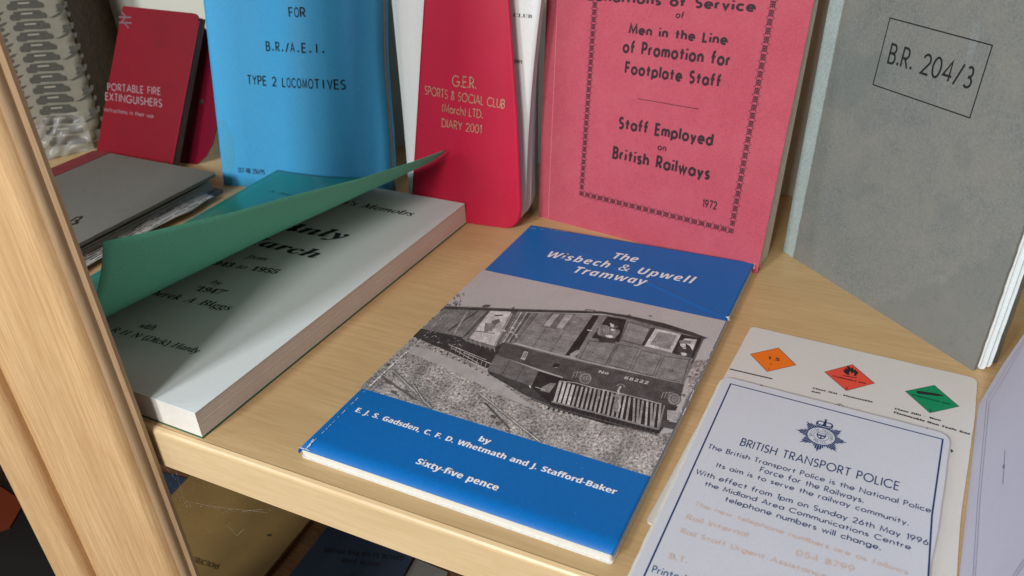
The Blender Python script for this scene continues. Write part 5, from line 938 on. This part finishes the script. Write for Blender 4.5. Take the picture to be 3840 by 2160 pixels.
P(z4((1308,582),(1350,586),(1352,606),(1330,614),(1310,600)), .58); P(z4((1330,614),(1356,612),(1350,626),(1328,622)), .5); P(z4((1312,652),(1342,652),(1362,662),(1350,676),(1322,672)), .56)
for (a, b) in (((1318,595),(1326,596)),((1338,597),(1346,598))): Ln(z4(a, b), .25, .08)
# lower panelling
for q4 in ([(620,560),(832,582),(745,748),(545,700)], [(846,585),(1004,618),(922,785),(762,745)], [(1018,632),(1176,668),(1100,832),(936,792)], [(1188,675),(1382,705),(1330,880),(1114,838)]):
    P(z4(*q4), .11); c_ = (sum(a for a, b in q4)/4, sum(b for a, b in q4)/4); q5 = [(c_[0]+(a-c_[0])*.93, c_[1]+(b-c_[1])*.93) for a, b in q4]; P(z4(*q5), .235)
    for k in range(1, 5): f = k/5; Ln(z4((q5[0][0]+(q5[3][0]-q5[0][0])*f, q5[0][1]+(q5[3][1]-q5[0][1])*f), (q5[1][0]+(q5[2][0]-q5[1][0])*f, q5[1][1]+(q5[2][1]-q5[1][1])*f)), .15, .13)
for (x, y) in ((652, 650), (1250, 790)): P(z4((x-8,y),(x,y-7),(x+8,y),(x,y+7)), .06)
Ln(z4((842,585),(745,748)), .5, .12); Ln(z4((520,698),(960,802),(1335,890)), .6, .34)
# roof line with its fittings
P(z3((735,300),(1240,322),(1930,342),(2110,368),(2390,428),(2610,498),(2728,543),(2680,548),(2500,494),(2110,388),(1930,358),(1240,342),(735,322)), .055)
P(z3((740,296),(1240,318),(1930,338),(1930,342),(1240,323),(735,302)), .22)
P(z4((590,330),(600,322),(670,332),(672,346),(592,346)), .10); P(z4((600,326),(664,335),(640,340),(602,336)), .30)
Ln(z3((1245,330),(1262,308)), .9, .07); P(z3((1020,300),(1050,288),(1085,292),(1080,304),(1060,310),(1030,312)), .08); P(z3((1238,345),(1262,335),(1280,345),(1275,358),(1248,360)), .10)
for x, y in ((1370, 330), (2130, 372), (2290, 378)): P(z3((x-14,y),(x-6,y-8),(x+10,y-6),(x+16,y+3)), .12)
Ln(z4((1480,548),(1395,740)), .8, .12); Ln(z4((1440,552),(1375,715)), .4, .08)
# frames, skirts and buffer beam
P(z3((1192,570),(1655,690),(2000,770),(2545,890),(2515,1000),(2480,1060),(2360,1045),(2060,970),(1640,880),(1630,835),(1130,670)), .085)
Ln(z3((1195,575),(1640,692),(1990,770),(2540,888)), .45, .22)
P(z3((1125,665),(1452,792),(1385,905),(1062,785)), .15)
for k in (.33, .66): Ln(z3((1125+327*k, 665+127*k), (1062+323*k, 785+120*k)), .3, .05)
P(z3((1452,792),(1640,850),(2060,960),(2390,1045),(2360,1265),(1950,1190),(1560,1070),(1380,930)), .03)
P(z3((1062,785),(1385,905),(1560,1060),(1350,975),(1075,815)), .06)
P(z3((1470,915),(1540,880),(1580,885),(1530,955),(1460,940)), .22); Ln(z3((1425,912),(1500,935)), .4, .5); Ln(z3((1380,900),(1388,918)), .6, .6)
P(z3((1548,760),(1572,730),(1612,742),(1592,768)), .02); P(z3((1560,764),(1590,762),(1592,768)), .4)
P(z3((1342,640),(1372,648),(1345,710),(1312,700)), .42); P(z3((1346,650),(1364,655),(1342,695),(1324,690)), .16); Ln(z3((1350,660),(1335,688)), .3, .55)
P(z4((1180,1030),(1290,1060),(1235,1150),(1150,1260),(1160,1050)), .05); P(z4((1212,1085),(1300,1095),(1290,1170),(1210,1160)), .36)
P(z4((1190,1165),(1290,1185),(1270,1235),(1150,1210)), .08)
# cow-catcher bars
for i in range(24):
    f = i/23; x0 = 408+752*f; y0 = 865+172*f+8*math.sin(f*9); x1 = 360+770*f; y1 = 1030+200*f
    if f > .66: x1 = x0 + (x1-x0)*.5 + 12*math.sin(i*1.9)
    Ln(z4((x0, y0), (x1, y1)), .95 if i > 3 else 1.3, (.52 if i < 4 else .30) if i % 5 else .40)
Ln(z4((400,866),(520,880),(640,915),(880,965),(1165,1040)), .7, .34); Ln(z4((340,1022),(700,1115),(1145,1232)), 1.1, .24); Ln(z4((1190,1050),(1145,1235)), .7, .20)
for i in range(22): f = i/21; x = 320+790*f; y = 1052+190*f; Ln(z4((x+14, y-8), (x-10+26*f, y+30)), .9, .05)
Ln(z4((180,1000),(330,1060),(1140,1275)), .7, .10)
def disc(c, r, g, asp=.92): P(z4(*[(c[0]+r*math.cos(i*.45), c[1]+r*asp*math.sin(i*.45)) for i in range(14)]), g)
for cx, cy in ((592, 848), (1262, 1002)):
    P(z4((cx-100,cy-40),(cx-60,cy-62),(cx,cy-48),(cx-20,cy+40),(cx-90,cy+5)), .07)
    for k in range(3): Ln(z4((cx-95+22*k, cy-5), (cx-82+24*k, cy-45), (cx-50+24*k, cy-52)), .5, .24)
    disc((cx, cy), 52, .08); disc((cx+2, cy), 47, .25); disc((cx+3, cy+1), 34, .12); disc((cx+5, cy+2), 25, .22); disc((cx+8, cy+2), 11, .07); disc((cx+9, cy+3), 5, .45)
Ln(z4((830,905),(850,890),(880,895),(890,915)), .8, .26); Ln(z4((862,905),(842,940),(848,985),(836,1060)), .9, .48); P(z4((800,970),(880,965),(885,980),(805,985)), .26)
P(z4((820,990),(850,985),(852,1100),(830,1110),(806,1080),(800,1065)), .22); Ln(z4((845,1010),(856,1060),(842,1095)), .6, .44); Ln(z4((700,930),(690,960),(700,1000)), .8, .24)
for _ in range(70):
    f = rnd.random(); P(z4(*(lambda x, y: ((x-2,y),(x,y-2),(x+2.5,y),(x,y+2)))(420+760*f, 800+240*f+rnd.uniform(-30, 30))), rnd.choice((.2, .3)))
# foreground rails and sleepers
for a, b, w_, g in (((350,795),(640,1075),3.4,.22),((352,790),(640,1070),.7,.46),((495,890),(590,1040),2.2,.20),((498,885),(592,1032),.6,.44),((260,830),(520,1010),1.6,.13),
                    ((985,955),(1440,1350),2.6,.20),((990,950),(1450,1345),.7,.48),((1040,1030),(1230,1230),1.4,.10),((700,1050),(1100,1165),1.0,.34)):
    Ln(z3(a, b), w_*.55, g)
for x, y in ((300,860),(340,935),(430,930),(1090,1120),(1130,1170),(1200,1235)): P(z3((x,y),(x+40,y+16),(x+26,y+34),(x-10,y+18)), .12)
for _ in range(130):                            # individual stones
    x = rnd.uniform(520, 2350); y = 720+(x-520)*.36+rnd.uniform(60, 330); r0 = rnd.uniform(3, 7)
    u_, v_ = tpz.hit(*z3((x, y))[0])
    if 2 < u_ < Wt-2 and v_ > vB+2: P(z3((x-r0,y),(x,y-r0*.7),(x+r0,y+1),(x+1,y+r0*.7)), rnd.choice((.09, .5, .44, .13)))
po = part('photograph_drawing', ph.m, gry(list(ph.g)[0]), pr_, kind='stuff')
for g in list(ph.g)[1:]: po.data.materials.append(gry(g))
po.data.polygons.foreach_set('material_index', ph.t)
m = MB(); text(m, tfl, 'No', 'G', z4((686,806))[0], z4((768,822))[0], z4((772,792))[0], h=ph.z+.05)
text(m, tfl, '68222', 'G', z4((882,852))[0], z4((1072,896))[0], z4((1080,864))[0], gap=.08, h=ph.z+.05); part('engine_number', m, ink('photo_white', (.62,.60,.60), .36), pr_)
whitep = ink('cover_white_print', (.78,.80,.84), .35, 0, .03)
m = MB()
tA = Vector(tfl.hit(2291, 968)); tB = Vector(tfl.hit(2388, 984)); tC = Vector(tfl.hit(2305, 940)); dd_ = (tB-tA).normalized(); capT = 1.15*(tC-tA).dot(Vector((-dd_.y, dd_.x)))
text(m, tfl, 'The', 'T', (2291, 969), (2388, 986), capT, h=.30)
text(m, tfl, 'Wisbech & Upwell', 'T', (2045, 963), (2602, 1066), capT, h=.30, gap=.05)
text(m, tfl, 'Tramway', 'T', (2145, 1022), (2420, 1072), capT, h=.30, gap=.05)
part('title_lettering', m, whitep, tc)
m = MB()
text(m, tpz, 'by', 'G', (1790, 1653), (1834, 1666), (1843, 1638), h=.15, bold=.02)
text(m, tpz, 'E. J. S. Gadsden, C. F. D. Whetmath and J. Stafford-Baker', 'G', (1328, 1543), (2308, 1856), (2318, 1826), h=.15, bold=.02)
part('author_lettering', m, whitep, tc)
m = MB(); text(m, tpz, 'Sixty-five pence', 'G', (1556, 1738), (1864, 1842), (1876, 1808), h=.15, bold=.02); part('price_lettering', m, whitep, tc)
m = MB()                                        # worn line along the spine fold
def wear(a, b, n, wd, prob):
    a, b = Vector(tpz.hit(*a)), Vector(tpz.hit(*b))
    for i in range(n):
        if rnd.random() < prob:
            p0 = a+(b-a)*(i/n); p1 = a+(b-a)*((i+rnd.uniform(.3, 1.1))/n); linep(m, tpz, [(p0.x+rnd.uniform(-.12,.12), p0.y), (p1.x+rnd.uniform(-.12,.12), p1.y)], wd*rnd.uniform(.4, 1.2), ph.z+.06)
wear((1530, 1318), (1384, 1454), 30, 1.0, .98); wear((1662, 1190), (1500, 1355), 40, .3, .55); wear((1384, 1454), (1180, 1655), 60, .25, .45); wear((1815, 1035), (1662, 1190), 40, .2, .35)
wear((1178, 1652), (1146, 1690), 8, 1.0, 1); wear((1120, 1680), (1165, 1694), 14, .8, .8); wear((2728, 1190), (2735, 1206), 5, 1.6, 1); wear((2832, 980), (2826, 1010), 8, .5, .8); wear((1985, 858), (2130, 872), 20, .4, .5); wear((2700, 1250), (2560, 1560), 40, .25, .35)
part('wear_marks', m, ink('worn_white', (.80,.80,.76), .7), tc)

# ---- hazard label card
hp = flat(0, 0, 0)
ht = thing('hazard_label_card', (0, 300, 0), 'white card of coloured hazard diamonds, mostly hidden under the police notice', 'card', GLY)
hq = [hp.hit(*p) for p in ((2817, 1228), (3664, 1424), (3655, 1560), (3600, 1960))]
hl = Vector(hp.hit(2718, 1412)) - Vector(hq[0])
outl = [hq[0], tuple(Vector(hq[0])+hl*3.2), (hq[3][0]-1.5, tuple(Vector(hq[0])+hl*3.2)[1]), hq[3], hq[2], hq[1]]
cardw = paper('white_card', (.62,.60,.57), .45, .015, (.66,.64,.60), .4, 30, .4, .02, coat=.1)
m = MB(); slab(m, hp, rounded(outl, [3, 2, 2, 0, 0, 4], .12, 5), .05, .75); part('card_sheet', m, cardw, ht)
hz = flat(0, 0, .75)
def dmd(name, pts, c, label=None):
    m = MB(); polyp(m, hz, [hz.hit(*p) for p in pts], .06); dd = part(name, m, ink(name+'_ink_%d' % len(MATS), c, .4, 0, .04), ht, label=label)
    m = MB(); q = [hz.hit(*p) for p in pts]; linep(m, hz, q+[q[0]], .22, .1); part('outline', m, black, dd); return dd
def z7(*a): return [(2600+x/2.07, 1200+y/2.07) for x, y in a]
o1 = dmd('hazard_diamond', z7((442,266),(660,217),(796,350),(573,402)), (.80,.17,.012), 'orange diamond reading 1.5 D 1')
m = MB(); text(m, hz, '1.5', 'G', *z7((568,302),(672,322),(680,290)), h=.12); text(m, hz, 'D', 'G', *z7((589,346),(608,350),(611,338)), h=.12); text(m, hz, '1', 'G', *z7((575,385),(588,388),(592,372)), h=.12); part('diamond_lettering', m, black, o1)
o2 = dmd('hazard_diamond', z7((1018,404),(1235,347),(1406,492),(1187,550)), (.70,.075,.045), 'red diamond reading flammable gas 2')
m = MB(); text(m, hz, 'FLAMMABLE GAS', 'G', *z7((1080,440),(1340,500),(1344,486)), h=.12, gap=.06, bold=.03); text(m, hz, '2', 'G', *z7((1178,538),(1200,542),(1206,518)), h=.12); part('diamond_lettering', m, ink('red_on_black', (.06,.01,.01)), o2)
m = MB(); polyp(m, hz, [hz.hit(*p) for p in z7((1190,425),(1168,405),(1160,385),(1178,392),(1175,370),(1195,384),(1190,358),(1212,362),(1222,378),(1238,366),(1245,392),(1262,384),(1262,400),(1280,398),(1276,418),(1262,432),(1270,440),(1240,430),(1252,420),(1240,404),(1232,420),(1218,398),(1206,414),(1212,430))], .12)
linep(m, hz, [hz.hit(*p) for p in z7((1160,432),(1268,452))], .5, .12); part('flame_symbol', m, black, o2)
o3 = dmd('hazard_diamond', z7((1645,554),(1870,508),(2062,672),(1835,722)), (.005,.24,.095), 'green diamond reading compressed gas 2')
m = MB(); text(m, hz, 'COMPRESSED GAS', 'G', *z7((1694,586),(1996,662),(2002,646)), h=.12, gap=.06, bold=.03); text(m, hz, '2', 'G', *z7((1826,706),(1850,712),(1856,690)), h=.12); part('diamond_lettering', m, ink('green_on_black', (.0,.075,.04)), o3)
m = MB(); polyp(m, hz, [hz.hit(*p) for p in z7((1732,556),(1740,550),(1900,574),(1950,590),(1900,592),(1738,572))], .12); part('cylinder_symbol', m, black, o3)
m = MB()
text(m, hz, 'Class 2(a) - Flammable', 'G', *z7((925,534),(1392,644),(1398,628)), h=.1, gap=.03, bold=.05); text(m, hz, 'Gas', 'G', *z7((916,560),(986,574),(990,558)), h=.1, gap=.03, bold=.05)
text(m, hz, 'Class 2(b) -  Non', 'G', *z7((1560,694),(1922,788),(1930,770)), h=.1, gap=.03, bold=.05); text(m, hz, 'Flammable Non Toxic Gas', 'G', *z7((1552,722),(2148,894),(2155,874)), h=.1, gap=.03, bold=.05)
linep(m, hz, [hz.hit(*p) for p in z7((282,381),(612,458))], .8, .1)
part('caption_lettering', m, black, ht)
m = MB(); polyp(m, hz, [hz.hit(*p) for p in z7((495,512),(530,503),(560,530))], .08); part('hazard_diamond', m, ink('dark_red', (.25,.01,.015)), ht, label='tip of a dark red diamond')
m = MB(); q = [hz.hit(*p) for p in z7((1065,668),(1140,650),(1195,700))]; linep(m, hz, q, .22, .1); polyp(m, hz, [hz.hit(*p) for p in z7((1118,680),(1130,655),(1160,690))], .08)
polyp(m, hz, [hz.hit(*p) for p in z7((1790,848),(1815,835),(1835,860))], .08); polyp(m, hz, [hz.hit(*p) for p in z7((1998,1000),(2020,1020),(2000,1032))], .08)
part('diamond_tip', m, black, ht)

# ---- police notice card
bz0 = .8
pt2 = thing('police_notice_card', (-10, 240, 0), 'white folded police notice with navy crest and ruled border, lying at the right front', 'card', GLY)
bpz = flat(0, 0, bz0+1.4)
bq = [bpz.hit(*p) for p in ((2717, 1411), (3566, 1630), (3518, 1980), (3480, 2160), (2368, 2160))]
bl_ = (bq[4][0]-.3, bq[4][1]-5); br_ = (bq[3][0]-1.6, bq[4][1]-5)
outl = [bq[0], bl_, br_, bq[3], bq[2], bq[1]]
noticem = paper('notice_card', (.58,.595,.655), .55, .02, (.53,.55,.62), .4, 40, .4, .12)
m = MB(); slab(m, bpz, rounded(outl, [4, 2, 2, 0, 0, 6], .1, 6), -.45, 0); part('front_sheet', m, noticem, pt2)
m = MB(); slab(m, bpz, rounded([(a-(1.3 if i in (0, 1) else 0), b-(.8 if i == 0 else 0)) for i, (a, b) in enumerate(outl)], [4, 2, 2, 0, 0, 6], .15, 5), -1.3, -.55); part('back_sheet', m, paper('card_edge', (.66,.66,.62), .7), pt2)
navy = ink('navy_print', (.018,.045,.14), .5); faded = ink('faded_orange_print', (.62,.47,.40), .6, 0, .06); tealp = ink('navy_print_pale', (.05,.13,.24), .5)
m = MB(); fr = [bpz.hit(*p) for p in (z7((0,1140))[0], z7((290,496))[0], z7((1936,927))[0], (3494.5, 1935), (3481, 2160), (3479, 2200))]
fr[0] = bpz.hit(2600-0, 1750) if False else fr[0]
lw = Vector(fr[1])-Vector(fr[0]); fr[0] = tuple(Vector(fr[1])-lw*2.6)
linep(m, bpz, fr, .62, .08); part('ruled_border', m, navy, pt2)
def z8(*a): return [(2300+x/1.6727, 1600+y/1.6727) for x, y in a]
m = MB()
text(m, bpz, 'BRITISH TRANSPORT POLICE', 'F', *z7((358,972),(1585,1322),(1600,1262)), wt=.13, gap=.26, h=.1)
part('title_lettering', m, navy, pt2)
m = MB()
for s_, a, b, c in (('The British Transport Police is the National Police', (588,134), (1985,540), (1993,510)), ('Force for the Railways.', (915,282), (1562,478), (1571,446)),
                 ('Its aim is to serve the railway community.', (643,252), (1846,620), (1852,590)), ('With effect from 1pm on Sunday 26th May 1996', (512,294), (1968,745), (1975,712)),
                 ('the Midland Area Communications Centre', (568,368), (1858,772), (1865,742)), ('telephone numbers will change.', (695,466), (1670,776), (1679,744))):
    text(m, bpz, s_, 'F', *z8(a, b, c), wt=.135, h=.1, gap=.26)
part('notice_lettering', m, navy, pt2)
m = MB()
for s_, a, b, c in (('The new telephone numbers are as follows', (505,494), (1838,928), (1846,900)), ('Rail Internal', (452,580), (833,692), (841,662)), ('054 8799', (1140,806), (1500,915), (1510,880)),
                    ('Rail Staff Urgent Assistance', (415,664), (1330,955), (1338,925)), ('B.T.', (345,826), (452,856), (460,826))):
    text(m, bpz, s_, 'F', *z8(a, b, c), wt=.16, h=.1, gap=.26)
part('faded_lettering', m, faded, pt2)
m = MB(); text(m, bpz, 'Printed', 'F', *z8((238,912),(440,972),(450,930)), wt=.15, h=.1); part('imprint_lettering', m, tealp, pt2)
# crest: eight-pointed star of fine rays, lettered ring, shield and crown
E0 = Vector(bpz.hit(*z7((990,905))[0])); EU = Vector(bpz.hit(*z7((1190,958))[0])) - E0; EV = Vector(bpz.hit(*z7((1040,735))[0])) - Vector(bpz.hit(*z7((945,1040))[0]))
r0 = EU.length; ex = EU.normalized(); ey = Vector((-ex.y, ex.x)); EC = Vector(bpz.hit(*z7((992,903))[0]))
def cr(x, y): q = EC + ex*x*r0 + ey*y*r0; return (q.x, q.y)
m = MB(); pts = []; nr = 96
for i in range(nr):
    a = 2*math.pi*i/nr + math.pi/2; ph_ = (i/nr*8) % 1; k = 1-abs(2*ph_-1) if False else abs(2*ph_-1); rad = .66 + .36*k**1.3; 
    rad *= (1 if i % 2 == 0 else .86); pts.append(cr(rad*math.cos(a), rad*math.sin(a)))
polyp(m, bpz, pts, .08)
badge = part('crest', m, navy, pt2, label='navy star-shaped crest with a crown')
m = MB()
for i in range(48):                             # fine white gaps between the rays
    a = 2*math.pi*(i+.5)/48 + math.pi/2; linep(m, bpz, [cr(.56*math.cos(a), .56*math.sin(a)), cr(.80*math.cos(a), .80*math.sin(a))], .12, .1)
def ring(r1, r2, h):
    n = 48
    for i in range(n):
        a, b = 2*math.pi*i/n, 2*math.pi*(i+1)/n
        m.add([bpz.P(*cr(r*math.cos(t)*1.0, r*math.sin(t)*1.0), h) for r, t in ((r1,a),(r2,a),(r2,b),(r1,b))], [(0,1,2,3)])
ring(.50, .53, .11); ring(.30, .50, .12)
polyp(m, bpz, [cr(.29*math.cos(i*.3), .29*math.sin(i*.3)) for i in range(21)], .125)
part('crest_ring', m, noticem, badge)
m = MB(); n = 0
for s_, a0, a1, flip in (('BRITISH TRANSPORT', 205, -25, 1), ('POLICE', 232, 308, -1)):
    k = len(s_)
    for i, ch in enumerate(s_):
        a = math.radians(a0+(a1-a0)*(i+.5)/k); wv, polys = glyph_polys('F', ch, .2)
        for qd in polys:
            vs = []
            for gx, gy in qd:
                lx = (gx-wv/2)*.075; ly = (gy-.5)*.11*flip; ta = a - math.pi/2 if flip == 1 else a + math.pi/2
                x = .40*math.cos(a) + lx*math.cos(ta) + ly*math.cos(a); y = .40*math.sin(a) + lx*math.sin(ta) + ly*math.sin(a); vs.append(bpz.P(*cr(x, y), .15))
            m.add(vs, [tuple(range(len(vs)))])
ring(.285, .30, .16)
polyp(m, bpz, [cr(*p) for p in ((-.17,.2),(.17,.2),(.19,.02),(.12,-.14),(0,-.22),(-.12,-.14),(-.19,.02))], .15)
crown = [(-.30,.60),(-.33,.72),(-.34,.86),(-.27,.97),(-.16,1.0),(-.05,.97),(-.03,1.08),(.03,1.08),(.05,.97),(.16,1.0),(.27,.97),(.34,.86),(.33,.72),(.30,.60),(0,.55)]
polyp(m, bpz, [cr(*p) for p in crown], .1); linep(m, bpz, [cr(0, .97), cr(0, 1.18)], .5, .1); linep(m, bpz, [cr(-.06, 1.12), cr(.06, 1.12)], .4, .1)
part('crest_detail', m, navy, badge)
m = MB()
for sg in (-1, 1): polyp(m, bpz, [cr(sg*x, y) for x, y in ((.05,.90),(.14,.93),(.24,.90),(.27,.84),(.24,.76),(.08,.74))], .14)
linep(m, bpz, [cr(-.29,.68), cr(0,.63), cr(.29,.68)], .3, .14); polyp(m, bpz, [cr(*p) for p in ((-.13,.17),(.13,.17),(.15,.08),(-.15,.08))], .17)
for sg in (-1, 1): polyp(m, bpz, [cr(sg*x, y) for x, y in ((.02,-.02),(.12,-.02),(.1,-.1),(.04,-.13))], .17)
part('crest_light', m, noticem, badge)

# ---- notice leaning against the right side
q0 = Vector(hp.hit(3600, 2120)); q1 = Vector(hp.hit(3667, 1521)); tip = at((3840, 1252), (0, 1, 0), 327)
O_ = Vector((q0.x, q0.y, .4)); uy = Vector((q1.x-q0.x, q1.y-q0.y, 0)).normalized(); upv = (tip - Vector((q1.x, q1.y, .4)))
rpz = Plane(O_, -uy, upv); Ln_ = (q1-q0).length     # u runs towards the viewer, v up the sheet
rt2 = thing('leaning_notice', (46, 280, 0), 'lilac-white sheet with a double ruled border, leaning against the right side of the cabinet', 'notice')
m = MB(); topv = 120
tl = rpz.hit(3760, 1368); tl2 = rpz.hit(3840, 1252); edge_u = tl2[0]
slab(m, rpz, [(60, 0), (-Ln_+6, 0), rpz.hit(3667, 1521), tl, tl2, (tl2[0]+(tl2[0]-tl[0])*1.2, tl2[1]+(tl2[1]-tl[1])*1.2), (60, tl2[1]*2)], -.5, 0)
lil = paper('lilac_sheet', (.56,.555,.66), .6, .02, (.50,.50,.61), .4, 30, .4, .15)
part('sheet', m, lil, rt2)
m = MB(); lg = ink('grey_rule', (.16,.16,.21), .6)
for dx in (0, 9):
    linep(m, rpz, [rpz.hit(*p) for p in ((3649+dx, 2160), (3667+dx, 1872), (3685+dx, 1680), (3701+dx, 1500+dx), (3761+dx, 1402+dx), (3842, 1270+dx*1.4))], .25, .08)
linep(m, rpz, [rpz.hit(*p) for p in ((3800, 2160), (3822, 2125), (3845, 2096))], .4, .08); linep(m, rpz, [rpz.hit(*p) for p in ((3812, 2160), (3832, 2130), (3848, 2106))], .4, .08)
linep(m, rpz, [rpz.hit(*p) for p in ((3769, 1688), (3765, 1750), (3761, 1816))], .35, .08); polyp(m, rpz, [rpz.hit(*p) for p in ((3762,1742),(3768,1744),(3768,1756),(3760,1756))], .09)
part('ruled_border', m, lg, rt2)

# ============================================================ lower shelf
lz = -262  # colours on this shelf are darkened to stand in for shade
lp = flat(0, 0, lz)
def low(name, pts, th, mat, label, cat, group=None):
    q = [lp.hit(*p) for p in pts]; c = (sum(a for a, b in q)/len(q), sum(b for a, b in q)/len(q), lz)
    o = thing(name, c, label, cat, group); m = MB(); slab(m, lp, q, .3, th); part('cover' if th > 1 else 'sheet', m, mat, o); return o, c
GLo = 'booklets lying on the lower shelf'
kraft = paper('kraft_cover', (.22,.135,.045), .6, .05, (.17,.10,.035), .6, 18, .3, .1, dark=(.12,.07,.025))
kq = [(722, 1800), (1190, 1905), (985, 2200), (560, 2100), (640, 1870)]
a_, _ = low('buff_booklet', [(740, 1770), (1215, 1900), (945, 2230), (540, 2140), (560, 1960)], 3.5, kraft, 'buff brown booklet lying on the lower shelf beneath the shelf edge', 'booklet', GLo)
m = MB(); l2 = flat(0, 0, lz+3.5); text(m, l2, 'WORKING INSTRUCTIONS', 'F', (610, 2072), (812, 2134), (814, 2116), .2, h=.2); text(m, l2, 'PART A', 'F', (660, 2108), (722, 2126), (724, 2110), .2, h=.2)
polyp(m, l2, [l2.hit(*p) for p in ((1000,2005),(1018,2002),(1020,2010),(1004,2012))], .2); part('title_lettering', m, ink('dim_print', (.04,.025,.015)), a_)
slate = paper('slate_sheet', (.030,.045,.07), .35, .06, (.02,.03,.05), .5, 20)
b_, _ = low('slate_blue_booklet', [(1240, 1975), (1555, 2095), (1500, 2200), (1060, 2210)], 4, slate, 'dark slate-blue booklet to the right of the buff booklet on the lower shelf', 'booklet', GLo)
m = MB(); text(m, flat(0, 0, lz+4), 'BRITISH RAILWAYS BOARD', 'F', (1212, 2070), (1510, 2102), (1510, 2086), .2, h=.2); text(m, flat(0, 0, lz+4), 'RULE BOOK', 'F', (1280, 2108), (1420, 2124), (1420, 2110), .2, h=.2); part('title_lettering', m, ink('dim_print2', (.02,.02,.025)), b_)
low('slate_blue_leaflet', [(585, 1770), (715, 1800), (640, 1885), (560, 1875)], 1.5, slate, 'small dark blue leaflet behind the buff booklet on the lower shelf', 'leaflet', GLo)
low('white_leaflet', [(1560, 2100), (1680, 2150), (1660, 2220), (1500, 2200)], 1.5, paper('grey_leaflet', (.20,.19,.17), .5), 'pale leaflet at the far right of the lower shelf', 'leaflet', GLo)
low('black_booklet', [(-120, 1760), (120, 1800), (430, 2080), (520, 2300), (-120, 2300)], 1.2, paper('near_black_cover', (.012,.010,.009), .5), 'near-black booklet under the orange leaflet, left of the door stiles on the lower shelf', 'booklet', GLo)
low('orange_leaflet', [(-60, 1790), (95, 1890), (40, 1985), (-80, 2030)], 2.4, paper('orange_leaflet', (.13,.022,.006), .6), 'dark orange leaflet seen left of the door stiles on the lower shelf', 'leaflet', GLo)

# ---- dust of the glass pane, which is not built, hung below the shelf front
ct = thing('pane_dust', (-245, 174, -22), 'faint dust of the left-out glass pane, below the shelf edge beside the door stile', 'pane_dust')
wp = Plane((0, 173.5, 0), (1, 0, 0), (0, 0, 1)); m = MB()
def speck(x, y, r_): 
    u, v = wp.hit(x, y); a = rnd.uniform(0, 3); L = r_*rnd.uniform(.8, 2.2)
    m.add([wp.P(u-L*math.cos(a), v-L*math.sin(a), -r_*.5), wp.P(u+r_*.5*math.sin(a), v-r_*.5*math.cos(a), 0), wp.P(u+L*math.cos(a), v+L*math.sin(a), r_*.5), wp.P(u-r_*.5*math.sin(a), v+r_*.5*math.cos(a), 0)], [(0,1,2),(0,2,3)])
for _ in range(60): speck(rnd.gauss(640, 34), rnd.gauss(1800, 30), rnd.uniform(.05, .12))
for _ in range(26): speck(rnd.gauss(690, 22), 1878+rnd.gauss(0, 16), rnd.uniform(.07, .22))
for _ in range(70): x = rnd.uniform(780, 1030); speck(x, 1895+26*math.sin((x-780)/250*3.0)+rnd.gauss(0, 7), rnd.uniform(.05, .15))
for _ in range(26): speck(rnd.gauss(740, 30), rnd.gauss(1830, 14), rnd.uniform(.05, .12))
for _ in range(12): speck(rnd.uniform(700, 1100), rnd.uniform(1960, 2060), rnd.uniform(.05, .13))
for a, b in (((852,1970),(888,2008)),((888,2008),(915,1984)),((770,1980),(795,2006)),((905,1918),(985,1910)),((640,1700),(690,1878)),((615,1745),(660,1800)),((690,1878),(800,1900)),((800,1900),(1000,1922))):
    linep(m, wp, [wp.hit(*a), wp.hit(*b)], .022, 0)
dustm = ink('dust', (.85,.85,.85), .5)
part('dust_strands', m, dustm, ct, kind='stuff')

dst = thing('dust', (-200, 260, 0), 'pale specks of dust scattered over the shelf and along the door bead', 'dust'); m = MB()
def mote(p, r_):
    a = rnd.uniform(0, 3); b_ = rnd.uniform(.5, 1.6); c, s_ = math.cos(a)*r_, math.sin(a)*r_
    m.add([(p[0]-c*b_, p[1]-s_*b_, p[2]+.02), (p[0]+s_, p[1]-c, p[2]+.02), (p[0]+c*b_, p[1]+s_*b_, p[2]+.02), (p[0]-s_, p[1]+c, p[2]+.02), (p[0], p[1], p[2]+r_)], [(0,1,4), (1,2,4), (2,3,4), (3,0,4)])
for _ in range(170):
    x, y = rnd.uniform(-250, 60), rnd.uniform(178.5, 430); mote((x, y, .0), rnd.uniform(.05, .13))
for _ in range(60): mote((rnd.uniform(-395, -255), rnd.uniform(190, 405), zt), rnd.uniform(.04, .10))
for _ in range(60): mote((rnd.uniform(-200, -66), rnd.uniform(190, 405), 5.3), rnd.uniform(.04, .10))
part('specks', m, dustm, dst, kind='stuff'); dst['kind'] = 'stuff'
for o in bpy.data.objects:
    if o.parent and o.type == 'MESH' and o.name.split('.')[0].endswith(('lettering', 'ornament', 'page_block', 'pattern', 'marks', 'lines', 'detail', 'light', 'device', 'tip', 'number', 'border')): o['kind'] = 'stuff'
    if 'base' in o: del o['base']
